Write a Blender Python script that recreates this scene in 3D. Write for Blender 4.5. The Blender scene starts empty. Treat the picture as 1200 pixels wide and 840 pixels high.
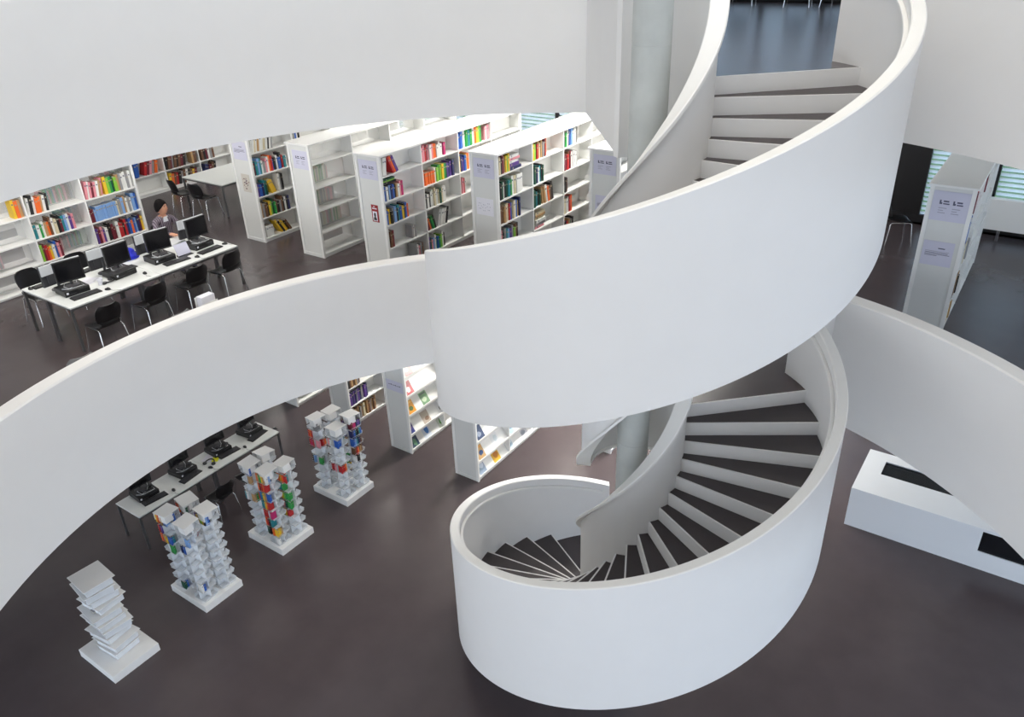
import bpy, bmesh, math, random
from mathutils import Vector, Matrix
random.seed(7)
PI = math.pi
R = math.radians
SC = bpy.context.scene
COL = SC.collection

# ------------------------------------------------------------------ camera
F1, F2 = 4.03, 8.05                      # heights of the two upper floors (ground floor = 0)
CAMZ = 9.45
FPX, PITCH, ROLL, YAW = 923.94, R(28.4258), R(-2.1462), R(-35.5139)
fw = Vector((math.sin(YAW)*math.cos(PITCH), math.cos(YAW)*math.cos(PITCH), -math.sin(PITCH)))
rt = fw.cross(Vector((0, 0, 1))).normalized()
up = rt.cross(fw)
rt2 = rt*math.cos(ROLL) + up*math.sin(ROLL)
up2 = -rt*math.sin(ROLL) + up*math.cos(ROLL)
cam_data = bpy.data.cameras.new('camera')
cam_data.sensor_width = 36.0
cam_data.lens = FPX*36.0/1200.0
cam_data.clip_start = 0.05
cam = bpy.data.objects.new('camera', cam_data)
COL.objects.link(cam)
m = Matrix((rt2, up2, -fw)).transposed().to_4x4()
m.translation = Vector((0, 0, CAMZ))
cam.matrix_world = m
SC.camera = cam


def at(px, py, z):
    """point at height z seen at a photo pixel (things whose height is known)"""
    d = rt2*((px-600)/FPX) - up2*((py-420)/FPX) + fw
    k = (z-CAMZ)/d.z
    return Vector((d.x*k, d.y*k, z))


# ------------------------------------------------------------------ world, light, exposure
SC.view_settings.view_transform = 'Standard'
SC.view_settings.look = 'None'
SC.view_settings.gamma = 1.0
SC.view_settings.exposure = 0.0
SC.view_settings.use_curve_mapping = False
SC.cycles.use_denoising = True
SC.cycles.max_bounces = 10
SC.cycles.diffuse_bounces = 6
SC.cycles.glossy_bounces = 4
SC.cycles.transparent_max_bounces = 12
SC.cycles.sample_clamp_indirect = 6.0
world = bpy.data.worlds.new('world')
SC.world = world
world.use_nodes = True
bg = world.node_tree.nodes['Background']
bg.inputs[0].default_value = (0.48, 0.69, 1.0, 1)
bg.inputs[1].default_value = 2.4


def area(name, loc, rot, sx, sy, power, color, shape='RECTANGLE'):
    l = bpy.data.lights.new(name, 'AREA')
    l.shape = shape
    l.size = sx
    if shape in ('RECTANGLE', 'ELLIPSE'):
        l.size_y = sy
    l.energy = power
    l.color = color
    o = bpy.data.objects.new(name, l)
    COL.objects.link(o)
    o.location = loc
    o.rotation_euler = rot
    return o


VX, VY, VR = -3.57, 4.95, 5.63           # round void through the floors
CX, CY = -3.69, 7.805                    # axis of the spiral stair
area('skylight_daylight', (VX, VY, 19.6), (0, 0, 0), 10.4, 10.4, 740, (1.0, 0.955, 0.895), 'DISK')
for _z, _p, _c in ((1.55, 960, (0.96, 0.98, 1.0)), (5.6, 840, (1.0, 0.955, 0.89)), (9.8, 50, (1.0, 0.98, 0.95))):     # daylight behind the window bands on the camera's side
    area('window_daylight', (-6.2, -7.6, _z), (R(90), 0, 0), 24.0, 2.5, _p, _c)
for _z, _p, _c in ((1.55, 430, (0.92, 0.96, 1.0)), (5.6, 260, (1.0, 0.965, 0.91)), (9.8, 330, (1.0, 0.97, 0.93))):      # daylight behind window bands added on the right to lift the left walls
    area('window_daylight', (6.9, 5.0, _z), (0, R(90), 0), 2.5, 22.0, _p, _c)

# ------------------------------------------------------------------ helpers
def lin(c):
    c = c/255.0
    return c/12.92 if c <= 0.04045 else ((c+0.055)/1.055)**2.4


def rgb(r, g, b):
    return (lin(r), lin(g), lin(b), 1)


MATS = {}


def mat(name, col, rough=0.5, metal=0.0, var=0.0, scale=8.0, bump=0.0, spec=0.5, alpha=1.0, bscale=None):
    if name in MATS:
        return MATS[name]
    mt = bpy.data.materials.new(name)
    mt.use_nodes = True
    nt = mt.node_tree
    b = nt.nodes['Principled BSDF']
    b.inputs['Base Color'].default_value = col
    b.inputs['Roughness'].default_value = rough
    b.inputs['Metallic'].default_value = metal
    b.inputs['Specular IOR Level'].default_value = spec
    b.inputs['Alpha'].default_value = alpha
    if var or bump:
        tc = nt.nodes.new('ShaderNodeTexCoord')
        nz = nt.nodes.new('ShaderNodeTexNoise')
        nz.inputs['Scale'].default_value = scale
        nz.inputs['Detail'].default_value = 5
        nt.links.new(tc.outputs['Object'], nz.inputs['Vector'])
        if var:
            mx = nt.nodes.new('ShaderNodeMix')
            mx.data_type = 'RGBA'
            mx.inputs[6].default_value = [max(0, c*(1-var)) for c in col[:3]]+[1]
            mx.inputs[7].default_value = [min(1, c*(1+var)) for c in col[:3]]+[1]
            nt.links.new(nz.outputs['Fac'], mx.inputs[0])
            nt.links.new(mx.outputs[2], b.inputs['Base Color'])
        if bump:
            n2 = nt.nodes.new('ShaderNodeTexNoise')
            n2.inputs['Scale'].default_value = bscale or scale*4
            nt.links.new(tc.outputs['Object'], n2.inputs['Vector'])
            bp = nt.nodes.new('ShaderNodeBump')
            bp.inputs['Strength'].default_value = bump
            bp.inputs['Distance'].default_value = 0.01
            nt.links.new(n2.outputs['Fac'], bp.inputs['Height'])
            nt.links.new(bp.outputs['Normal'], b.inputs['Normal'])
    MATS[name] = mt
    return mt


def glassy(name, col, trans, rough=0.3):
    """translucent acrylic or glass: part transparent, part principled"""
    mt = bpy.data.materials.new(name)
    mt.use_nodes = True
    nt = mt.node_tree
    b = nt.nodes['Principled BSDF']
    b.inputs['Base Color'].default_value = col
    b.inputs['Roughness'].default_value = rough
    t = nt.nodes.new('ShaderNodeBsdfTransparent')
    mx = nt.nodes.new('ShaderNodeMixShader')
    mx.inputs[0].default_value = trans
    nt.links.new(b.outputs[0], mx.inputs[1])
    nt.links.new(t.outputs[0], mx.inputs[2])
    nt.links.new(mx.outputs[0], nt.nodes['Material Output'].inputs[0])
    MATS[name] = mt
    return mt


M_wall = mat('white_plaster', (0.80, 0.79, 0.775, 1), 0.55, var=0.02, scale=3, bump=0.02, bscale=60)
M_cap = mat('white_rail_paint', (0.84, 0.83, 0.80, 1), 0.4, var=0.01, scale=5)
M_ceil = mat('ceiling_white', (0.82, 0.82, 0.81, 1), 0.8, var=0.02)
M_floor = mat('dark_linoleum', (0.072, 0.056, 0.059, 1), 0.27, var=0.16, scale=2.2, bump=0.03, bscale=40)
M_tread = mat('tread_linoleum', (0.055, 0.045, 0.047, 1), 0.45, var=0.12, scale=6)
M_conc = mat('column_concrete', (0.50, 0.52, 0.50, 1), 0.7, var=0.16, scale=4, bump=0.1, bscale=30)
M_case = mat('bookcase_lacquer', (0.84, 0.84, 0.82, 1), 0.35, var=0.01)
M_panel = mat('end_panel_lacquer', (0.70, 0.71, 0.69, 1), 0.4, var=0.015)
M_frost = glassy('frosted_panel', (0.88, 0.89, 0.88, 1), 0.74, 0.5)
M_glass = glassy('window_glass', (0.75, 0.85, 0.9, 1), 0.9, 0.05)
M_acryl = glassy('acrylic', (0.90, 0.93, 0.96, 1), 0.30, 0.2)
M_desk = mat('desk_top_white', (0.74, 0.76, 0.74, 1), 0.35, var=0.015)
M_chrome = mat('chrome_tube', (0.72, 0.73, 0.75, 1), 0.18, 1.0, var=0.03)
M_steel = mat('dark_steel', (0.22, 0.22, 0.23, 1), 0.32, 0.8, var=0.05)
M_black = mat('black_plastic', (0.010, 0.010, 0.011, 1), 0.35, var=0.2, scale=20)
M_screen = mat('screen_black', (0.006, 0.006, 0.008, 1), 0.16, var=0.2, scale=3)
M_shell = mat('chair_shell_black', (0.008, 0.008, 0.009, 1), 0.28, var=0.2, scale=10)
M_greysh = mat('chair_shell_grey', (0.22, 0.22, 0.22, 1), 0.4, var=0.1)
M_grey = mat('monitor_back_grey', (0.62, 0.64, 0.66, 1), 0.4, var=0.03)
M_dgrey = mat('dark_grey_plastic', (0.05, 0.05, 0.055, 1), 0.4, var=0.1)
M_paper = mat('paper_white', (0.80, 0.80, 0.86, 1), 0.7, var=0.02)
M_sign = mat('sign_paper_lilac', (0.62, 0.62, 0.74, 1), 0.6, var=0.02)
M_ink = mat('print_ink', (0.10, 0.10, 0.16, 1), 0.7, var=0.1)
M_inkl = mat('print_ink_pale', (0.36, 0.36, 0.45, 1), 0.7, var=0.1)
M_page = mat('book_pages', (0.60, 0.57, 0.50, 1), 0.8, var=0.06, scale=40)
M_frame = mat('window_frame_dark', (0.018, 0.017, 0.018, 1), 0.4, 0.2, var=0.1)
M_blind = mat('blind_slat', (0.86, 0.88, 0.90, 1), 0.5, var=0.02)
_nt = M_blind.node_tree                   # thin slats let daylight glow through
_tr = _nt.nodes.new('ShaderNodeBsdfTranslucent')
_tr.inputs[0].default_value = (0.96, 0.95, 0.92, 1)
_mx = _nt.nodes.new('ShaderNodeMixShader')
_mx.inputs[0].default_value = 0.75
_nt.links.new(_nt.nodes['Principled BSDF'].outputs[0], _mx.inputs[1])
_nt.links.new(_tr.outputs[0], _mx.inputs[2])
_nt.links.new(_mx.outputs[0], _nt.nodes['Material Output'].inputs[0])
M_tint = glassy('dark_glass', (0.012, 0.013, 0.016, 1), 0.25, 0.06)
M_green = mat('outdoor_grass', (0.10, 0.17, 0.04, 1), 0.9, var=0.4, scale=0.6)


class MB:
    """collects faces and links them as one mesh object"""
    def __init__(s):
        s.v, s.f, s.m, s.s = [], [], [], []

    def face(s, pts, mi=0, smooth=False):
        i = len(s.v)
        s.v += [tuple(p) for p in pts]
        s.f.append(tuple(range(i, i+len(pts))))
        s.m.append(mi)
        s.s.append(smooth)

    def box(s, x0, x1, y0, y1, z0, z1, mi=0, mt=None):
        P = [(x0, y0, z0), (x1, y0, z0), (x1, y1, z0), (x0, y1, z0), (x0, y0, z1), (x1, y0, z1), (x1, y1, z1), (x0, y1, z1)]
        if mt is not None:
            P = [tuple(mt @ Vector(p)) for p in P]
        i = len(s.v)
        s.v += P
        for q in ((3, 2, 1, 0), (4, 5, 6, 7), (0, 1, 5, 4), (1, 2, 6, 5), (2, 3, 7, 6), (3, 0, 4, 7)):
            s.f.append(tuple(i+k for k in q))
            s.m.append(mi)
            s.s.append(False)

    def bbox(s, x0, x1, y0, y1, z0, z1, b=0.004, mi=0):
        """box with its top edges bevelled"""
        i = len(s.v)
        s.v += [(x0, y0, z0), (x1, y0, z0), (x1, y1, z0), (x0, y1, z0),
                (x0, y0, z1-b), (x1, y0, z1-b), (x1, y1, z1-b), (x0, y1, z1-b),
                (x0+b, y0+b, z1), (x1-b, y0+b, z1), (x1-b, y1-b, z1), (x0+b, y1-b, z1)]
        Q = [(3, 2, 1, 0), (8, 9, 10, 11)]
        for a, c in ((0, 4), (4, 8)):
            for k in range(4):
                Q.append((a+k, a+(k+1) % 4, c+(k+1) % 4, c+k))
        for q in Q:
            s.f.append(tuple(i+k for k in q))
            s.m.append(mi)
            s.s.append(False)

    def grid(s, rows, mi=0, smooth=True, flip=False):
        i = len(s.v)
        n = len(rows[0])
        for r in rows:
            s.v += [tuple(p) for p in r]
        for a in range(len(rows)-1):
            for b in range(n-1):
                q = (i+a*n+b, i+a*n+b+1, i+(a+1)*n+b+1, i+(a+1)*n+b)
                s.f.append(q[::-1] if flip else q)
                s.m.append(mi)
                s.s.append(smooth)

    def sheet(s, fn, nu, nv, t, mi=0):
        """thin curved plate: fn(u,v) -> point, thickness t along the normal"""
        G = [[Vector(fn(a/nu, b/nv)) for b in range(nv+1)] for a in range(nu+1)]
        N = []
        for a in range(nu+1):
            row = []
            for b in range(nv+1):
                du = G[min(a+1, nu)][b]-G[max(a-1, 0)][b]
                dv = G[a][min(b+1, nv)]-G[a][max(b-1, 0)]
                row.append(du.cross(dv).normalized())
            N.append(row)
        T = [[G[a][b]+N[a][b]*t/2 for b in range(nv+1)] for a in range(nu+1)]
        B = [[G[a][b]-N[a][b]*t/2 for b in range(nv+1)] for a in range(nu+1)]
        s.grid(T, mi)
        s.grid(B, mi, flip=True)
        loop = [(a, 0) for a in range(nu)]+[(nu, b) for b in range(nv)]+[(a, nv) for a in range(nu, 0, -1)]+[(0, b) for b in range(nv, 0, -1)]
        for k in range(len(loop)):
            a, b = loop[k], loop[(k+1) % len(loop)]
            s.face([T[a[0]][a[1]], B[a[0]][a[1]], B[b[0]][b[1]], T[b[0]][b[1]]], mi, False)

    def tube(s, pts, r, n=8, mi=0, closed=False):
        pts = [Vector(p) for p in pts]
        rows = []
        ref = Vector((0.31, 0.17, 0.93)).normalized()
        for k, p in enumerate(pts):
            d = (pts[min(k+1, len(pts)-1)]-pts[max(k-1, 0)]).normalized()
            a = d.cross(ref)
            if a.length < 0.1:
                a = d.cross(Vector((1, 0, 0)))
            a.normalize()
            b = d.cross(a)
            rr = r[k] if isinstance(r, (list, tuple)) else r
            rows.append([p+a*rr*math.cos(2*PI*j/n)+b*rr*math.sin(2*PI*j/n) for j in range(n+1)])
        s.grid(rows, mi, True, flip=True)
        s.face(rows[0][:-1], mi)
        s.face(rows[-1][:-1][::-1], mi)

    def lathe(s, prof, n=24, mi=0, c=(0, 0, 0)):
        rows = [[(c[0]+r*math.cos(2*PI*j/n), c[1]+r*math.sin(2*PI*j/n), c[2]+z) for j in range(n+1)] for r, z in prof]
        for a in range(len(rows)-1):
            s.grid([rows[a], rows[a+1]], mi, True)

    def prism(s, poly, z0, z1, mt=0, ms=0, mb=0):
        """poly counter-clockwise"""
        s.face([(x, y, z1) for x, y in poly], mt)
        s.face([(x, y, z0) for x, y in poly][::-1], mb)
        n = len(poly)
        for k in range(n):
            a, b = poly[k], poly[(k+1) % n]
            s.face([(a[0], a[1], z0), (b[0], b[1], z0), (b[0], b[1], z1), (a[0], a[1], z1)], ms)

    def ring(s, cx, cy, rin, rout, a0, a1, zb, zt, n, b=0.012, mi=0, mcap=None):
        """curved wall; rin, rout, zb, zt may be functions of the angle"""
        g = lambda f, a: f(a) if callable(f) else f
        mcap = mi if mcap is None else mcap
        prof = []
        for k in range(n+1):
            a = a0+(a1-a0)*k/n
            ri, ro, lo, hi = g(rin, a), g(rout, a), g(zb, a), g(zt, a)
            P = [(ri, lo), (ri, hi-b), (ri+b, hi), (ro-b, hi), (ro, hi-b), (ro, lo)]
            prof.append([(cx+r*math.cos(a), cy+r*math.sin(a), z) for r, z in P])
        for e in range(6):
            rows = [[p[e], p[(e+1) % 6]] for p in prof]
            s.grid(rows, mcap if e in (1, 2, 3) else mi, True, flip=False)
        s.face(prof[0], mi)
        s.face(prof[-1][::-1], mi)

    def mesh(s, name, mats):
        me = bpy.data.meshes.new(name)
        me.from_pydata(s.v, [], s.f)
        for x in (mats if isinstance(mats, (list, tuple)) else [mats]):
            me.materials.append(x)
        me.polygons.foreach_set('material_index', s.m)
        me.polygons.foreach_set('use_smooth', s.s)
        me.update()
        return me

    def build(s, name, mats, parent=None, loc=None, rot=None):
        return put(name, s.mesh(name, mats), parent, loc, rot)


def put(name, me, parent=None, loc=None, rot=None, scale=None):
    o = bpy.data.objects.new(name, me)
    COL.objects.link(o)
    if parent is not None:
        o.parent = parent
    if loc is not None:
        o.location = loc
    if rot is not None:
        o.rotation_euler = rot
    if scale is not None:
        o.scale = scale
    return o


def tag(o, label, cat, group=None):
    o['label'] = label
    o['category'] = cat
    if group:
        o['group'] = group
    return o


def thing(name, label, cat, loc=(0, 0, 0), rz=0.0, group=None):
    o = bpy.data.objects.new(name, None)
    COL.objects.link(o)
    o.empty_display_size = 0.1
    o.location = loc
    o.rotation_euler = (0, 0, rz)
    return tag(o, label, cat, group)


def struct(o):
    o['kind'] = 'structure'
    return o


def copy_tree(o, parent=None):
    c = o.copy()
    COL.objects.link(c)
    c.parent = parent
    for ch in list(o.children):
        copy_tree(ch, c)
    return c


def clone(root, loc, rz, label=None, group=None):
    c = copy_tree(root)
    c.location = loc
    c.rotation_euler = (0, 0, rz)
    if label:
        c['label'] = label
    if group:
        c['group'] = group
    return c


# ================================================================== the building shell
X0, X1, Y0, Y1 = -18.75, 6.3, -7.0, 17.0


def slab(name, r_of, z0, z1, top, under, n=144):
    """floor plate with the round void cut through it"""
    mb = MB()
    ins, out = [], []
    for k in range(n):
        a = 2*PI*k/n
        r = r_of(a)
        ins.append((VX+r*math.cos(a), VY+r*math.sin(a)))
        dx, dy = math.cos(a), math.sin(a)
        t = min((X1-VX)/dx if dx > 1e-9 else 1e9, (X0-VX)/dx if dx < -1e-9 else 1e9,
                (Y1-VY)/dy if dy > 1e-9 else 1e9, (Y0-VY)/dy if dy < -1e-9 else 1e9)
        out.append((VX+t*dx, VY+t*dy))
    corners = [(X1, Y1), (X0, Y1), (X0, Y0), (X1, Y0)]
    cang = [math.atan2(c[1]-VY, c[0]-VX) % (2*PI) for c in corners]
    for k in range(n):
        j = (k+1) % n
        a0, a1 = 2*PI*k/n, 2*PI*(k+1)/n
        ex = [c for c, a in zip(corners, cang) if a0 < a < a1]
        rim = [out[k]]+ex+[out[j]]
        poly = [ins[k]]+rim+[ins[j]]
        mb.face([(x, y, z1) for x, y in poly], 0)
        mb.face([(x, y, z0) for x, y in poly][::-1], 1)
        mb.face([(*ins[k], z0), (*ins[k], z1), (*ins[j], z1), (*ins[j], z0)], 1)
        for q in range(len(rim)-1):
            mb.face([(*rim[q], z0), (*rim[q+1], z0), (*rim[q+1], z1), (*rim[q], z1)], 1)
    return struct(mb.build(name, [top, under]))


BW = 0.24                                 # balustrade thickness


def bulge(a):                             # the top floor's rim swings out a little where one leans over it
    d = (a-R(-54)+PI) % (2*PI)-PI
    return 0.95*math.exp(-(d/R(24))**2)


mb = MB()
mb.box(X0, X1, Y0, Y1, -0.3, 0)
struct(mb.build('floor', M_floor))
slab('floor_upper', lambda a: VR+BW, F1-0.88, F1, M_floor, M_ceil)
slab('floor_top', lambda a: VR+BW+bulge(a), F2-0.90, F2, M_floor, M_ceil)
slab('ceiling', lambda a: VR+0.1, 11.6, 12.1, M_ceil, M_ceil)
mb = MB()
mb.box(X0-0.3, X0, Y0, Y1+0.3, -0.3, 12.1)
struct(mb.build('wall_left', M_wall))
mb = MB()
for z0, z1 in ((-0.3, 0.3), (2.85, F1+0.3), (6.85, F2+0.5), (11.1, 12.1)):
    mb.box(X1, X1+0.3, Y0, Y1+0.3, z0, z1)
struct(mb.build('wall_right', M_wall))
for wi, (z0, z1) in enumerate(((0.3, 2.85), (F1+0.3, 6.85), (F2+0.5, 11.1))):  # unseen window bands, put in so more light comes from the right
    w = struct(put('window_%d' % (110+wi), None, None, (X1+0.1, Y0, z0)))
    mb = MB()
    for k in range(16):
        yy = (Y1-Y0)*k/15
        mb.box(0, 0.1, yy-0.03, yy+0.03, 0, z1-z0)
    mb.build('frame', M_frame, w)
    mb = MB()
    mb.box(0.04, 0.048, 0, Y1-Y0, 0, z1-z0)
    mb.build('pane', M_glass, w)
mb = MB()
for z0, z1 in ((-0.3, 0.3), (2.85, F1+0.3), (6.85, F2+0.5), (11.1, 12.1)):
    mb.box(X0-0.3, X1+0.3, Y0-0.3, Y0, z0, z1)
struct(mb.build('wall_front', M_wall))
for wi, (z0, z1) in enumerate(((0.3, 2.85), (F1+0.3, 6.85), (F2+0.5, 11.1))):
    w = struct(put('window_%d' % (100+wi), None, None, (X0, Y0-0.2, z0)))
    mb = MB()
    k = 0.0
    while k < X1-X0+0.01:
        mb.box(k-0.03, k+0.03, 0, 0.1, 0, z1-z0)
        k += (X1-X0)/15
    mb.build('frame', M_frame, w)
    mb = MB()
    mb.box(0, X1-X0, 0.04, 0.048, 0, z1-z0)
    mb.build('pane', M_glass, w)
mb = MB()
mb.ring(VX, VY, VR+0.1, VR+0.4, 0, 2*PI, 12.1, 19.8, 72)
struct(mb.build('added_light_shaft', M_ceil))        # tall white shaft, added so the light from above falls more evenly
mb = MB()
mb.prism([(VX+(VR+0.4)*math.cos(2*PI*k/72), VY+(VR+0.4)*math.sin(2*PI*k/72)) for k in range(72)], 19.8, 20.0)
struct(mb.build('added_sky_lid', M_ceil))        # unseen lid, added to keep blue sky light out of the shaft

# ---- landings reaching into the void
def parc(cx, cy, r, a0, a1, n):
    return [(cx+r*math.cos(R(a0+(a1-a0)*k/n)), cy+r*math.sin(R(a0+(a1-a0)*k/n))) for k in range(n+1)]


RI, RO = 0.66, 2.466                     # stair: face of the core wall, outside of the outer wall
TW = 0.13
A_R, A_L = 74.0, 112.8                   # the balustrade stops here and lets one walk to the stair
poly = parc(VX, VY, VR+BW, A_R, A_L, 20)+[(-5.07, 9.86)]+parc(CX, CY, RO-TW, 124, 150, 6)+parc(CX, CY, RI, 150, 44.1, 24)+parc(CX, CY, RO-TW, 44.1, 56, 4)
mb = MB()
mb.prism(poly, F1-0.88, F1, 0, 1, 1)
struct(mb.build('floor_landing_upper', [M_floor, M_wall]))
poly = parc(VX, VY, VR+BW, A_R, A_L-1.0, 20)+parc(CX, CY, RI, 138, 44.1, 24)+parc(CX, CY, RO-TW, 44.1, 56, 4)
mb = MB()
mb.prism(poly, F2-0.90, F2, 0, 1, 1)
struct(mb.build('floor_landing_top', [M_floor, M_wall]))


def straight_wall(mb, p, q, t, z0, z1, b=0.012, mi=0, mcap=0):
    p, q = Vector((*p, 0)), Vector((*q, 0))
    d = (q-p).normalized()
    n = Vector((-d.y, d.x, 0))*t/2
    prof = lambda c: [(c-n, z0), (c-n, z1-b), (c-n*(1-2*b/t), z1), (c+n*(1-2*b/t), z1), (c+n, z1-b), (c+n, z0)]
    A = [(v.x, v.y, z) for v, z in prof(p)]
    B = [(v.x, v.y, z) for v, z in prof(q)]
    for e in range(6):
        mb.face([A[e], B[e], B[(e+1) % 6], A[(e+1) % 6]], mcap if e in (1, 2, 3) else mi)
    mb.face(A[::-1], mi)
    mb.face(B, mi)


def vpt(a, r):
    return (VX+r*math.cos(R(a)), VY+r*math.sin(R(a)))


def cpt(a, r):
    return (CX+r*math.cos(R(a)), CY+r*math.sin(R(a)))


# ---- balustrades round the void
t = thing('balustrade', 'long white curved balustrade around the round opening of the middle floor', 'balustrade', (VX, VY, F1))
mb = MB()
mb.ring(0, 0, VR, VR+BW, R(A_L), R(A_R+360), -0.88, 0.97, 150, 0.02)
mb.build('curved_wall', M_wall, t)
mb = MB()
straight_wall(mb, (-2.30-VX, 9.86-VY), (vpt(A_R, VR+BW/2)[0]-VX, vpt(A_R, VR+BW/2)[1]-VY), TW, -0.88, 0.97)
mb.build('return_wall', M_wall, t)
mb = MB()
straight_wall(mb, (vpt(A_L, VR+BW/2)[0]-VX, vpt(A_L, VR+BW/2)[1]-VY), (cpt(124, RO+.02)[0]-VX, cpt(124, RO+.02)[1]-VY), TW, -0.88, 0.97)
mb.build('return_wall', M_wall, t)
t = thing('balustrade', 'white curved balustrade around the opening of the uppermost floor', 'balustrade', (VX, VY, F2))
mb = MB()
mb.ring(0, 0, lambda a: VR+bulge(a), lambda a: VR+BW+bulge(a), R(A_L), R(A_R+360), -0.92, 0.97, 180, 0.02)
mb.build('curved_wall', M_wall, t)
mb = MB()
straight_wall(mb, (-2.30-VX, 9.86-VY), (vpt(A_R, VR+BW/2)[0]-VX, vpt(A_R, VR+BW/2)[1]-VY), TW, -0.92, 0.97)
mb.build('return_wall', M_wall, t)
mb = MB()
straight_wall(mb, (-5.71-VX, 10.16-VY), (-4.20-VX, 8.23-VY), TW, -0.92, 0.97)
mb.build('landing_guard', M_wall, t)
mb = MB()
mb.ring(CX-VX, CY-VY, RI-0.10, RI, R(44), R(150), -0.92, 0.97, 30, 0.01)
mb.build('core_guard', M_wall, t)

# ---- concrete column in the eye of the stair
mb = MB()
prof = [(0.0, 0), (0.2, 0)]
for z in (1.2, 2.4, 3.6, 4.8, 6.0, 7.2, 8.4, 9.6, 10.8):
    prof += [(0.2, z-0.004), (0.197, z), (0.2, z+0.004)]
prof += [(0.2, 11.6), (0, 11.6)]
mb.lathe(prof, 40)
tag(mb.build('column', M_conc, None, (CX, CY, 0)), 'slender round concrete column rising through the eye of the spiral stairs', 'column')

# ---- the two spiral flights
STEP, NR, TH1 = 12.1, 22, 150.0


def mk_stair(label, zf, rise, top, hb, hbin, zmin, th_in0, zin_flat):
    """zf floor it starts from; top(theta) height of the wall tops above zf (theta in rad)"""
    root = thing('spiral_staircase', label, 'staircase', (CX, CY, zf))
    a0, a1 = R(124), R(416)
    ztop = lambda a: top(min(a, R(404)))
    mb = MB()
    mb.ring(0, 0, RO-TW, RO, a0, a1, lambda a: max(ztop(a)-hb, zmin), ztop, 150, 0.012, 0, 1)
    ow = mb.build('outer_wall', [M_wall, M_cap], root)
    mb = MB()                              # handrail let into the inner face of the outer wall
    mb.ring(0, 0, RO-TW-0.045, RO-TW-0.001, R(127), R(412), lambda a: ztop(a)-0.16, lambda a: ztop(a)-0.125, 150, 0.006)
    mb.build('handrail', M_cap, ow)
    mb = MB()                              # core wall with a lip along its top and bottom edges
    zi = lambda a: top(min(max(a, R(124)), R(404))) if th_in0 > 100 else top(min(max(a, R(124)), R(404)))
    zb = lambda a: max(zi(a)-hbin, zin_flat)
    mb.ring(0, 0, RI-0.10, RI, R(th_in0), R(404), zb, lambda a: zi(a)-0.06, 150, 0.004)
    iw = mb.build('core_wall', M_wall, root)
    mb = MB()
    mb.ring(0, 0, RI-0.12, RI+0.07, R(th_in0), R(404), lambda a: zi(a)-0.06, zi, 150, 0.012)
    mb.build('handrail', M_cap, iw)
    if zin_flat > 0.01 or zin_flat < -0.01:
        mb = MB()
        mb.ring(0, 0, RI-0.12, RI+0.07, R(th_in0), R(404), lambda a: zb(a)-0.05, zb, 150, 0.01)
        mb.build('bottom_lip', M_cap, iw)
    tm, rm = MB(), MB()
    n = 6
    P = [(RI, 0)]
    sec = [(RO-TW, R(STEP)*k/n) for k in range(n+1)]
    inn = [(RI, R(STEP)*k/n) for k in range(n, -1, -1)]
    tm.prism([(r*math.cos(a), r*math.sin(a)) for r, a in sec+inn], -0.04, 0)
    rm.box(RI, RO-TW, -0.022, 0.0, -rise, 0)
    tme, rme = tm.mesh('tread', M_tread), rm.mesh('riser', M_wall)
    for k in range(1, NR+1):
        a = R(TH1+STEP*(k-1))
        put('riser', rme, root, (0, 0, k*rise), (0, 0, a))
        if k < NR:
            put('tread', tme, root, (0, 0, k*rise), (0, 0, a))
    mb = MB()                              # smooth underside
    rows = []
    for k in range(91):
        a = R(150)+(R(404)-R(150))*k/90
        z = max((math.degrees(a)-150)/STEP*rise-0.32, zmin+0.01)
        rows.append([(r*math.cos(a), r*math.sin(a), z) for r in (RI, 1.2, 1.8, RO-TW)])
    mb.grid(rows, 0, True, flip=True)
    mb.build('soffit', M_wall, root)
    return root


mk_stair('white spiral staircase with dark treads rising from the ground floor', 0.0, F1/NR,
         lambda a: -0.71+0.802*a, 1.91, 2.95, 0.0, 124, 0.0)
mk_stair('white spiral staircase ribbon climbing from the middle floor to the uppermost floor', F1, (F2-F1)/NR,
         lambda a: -0.98+0.863*a, 1.96, 2.95, -0.88, 44, -0.88)

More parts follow.
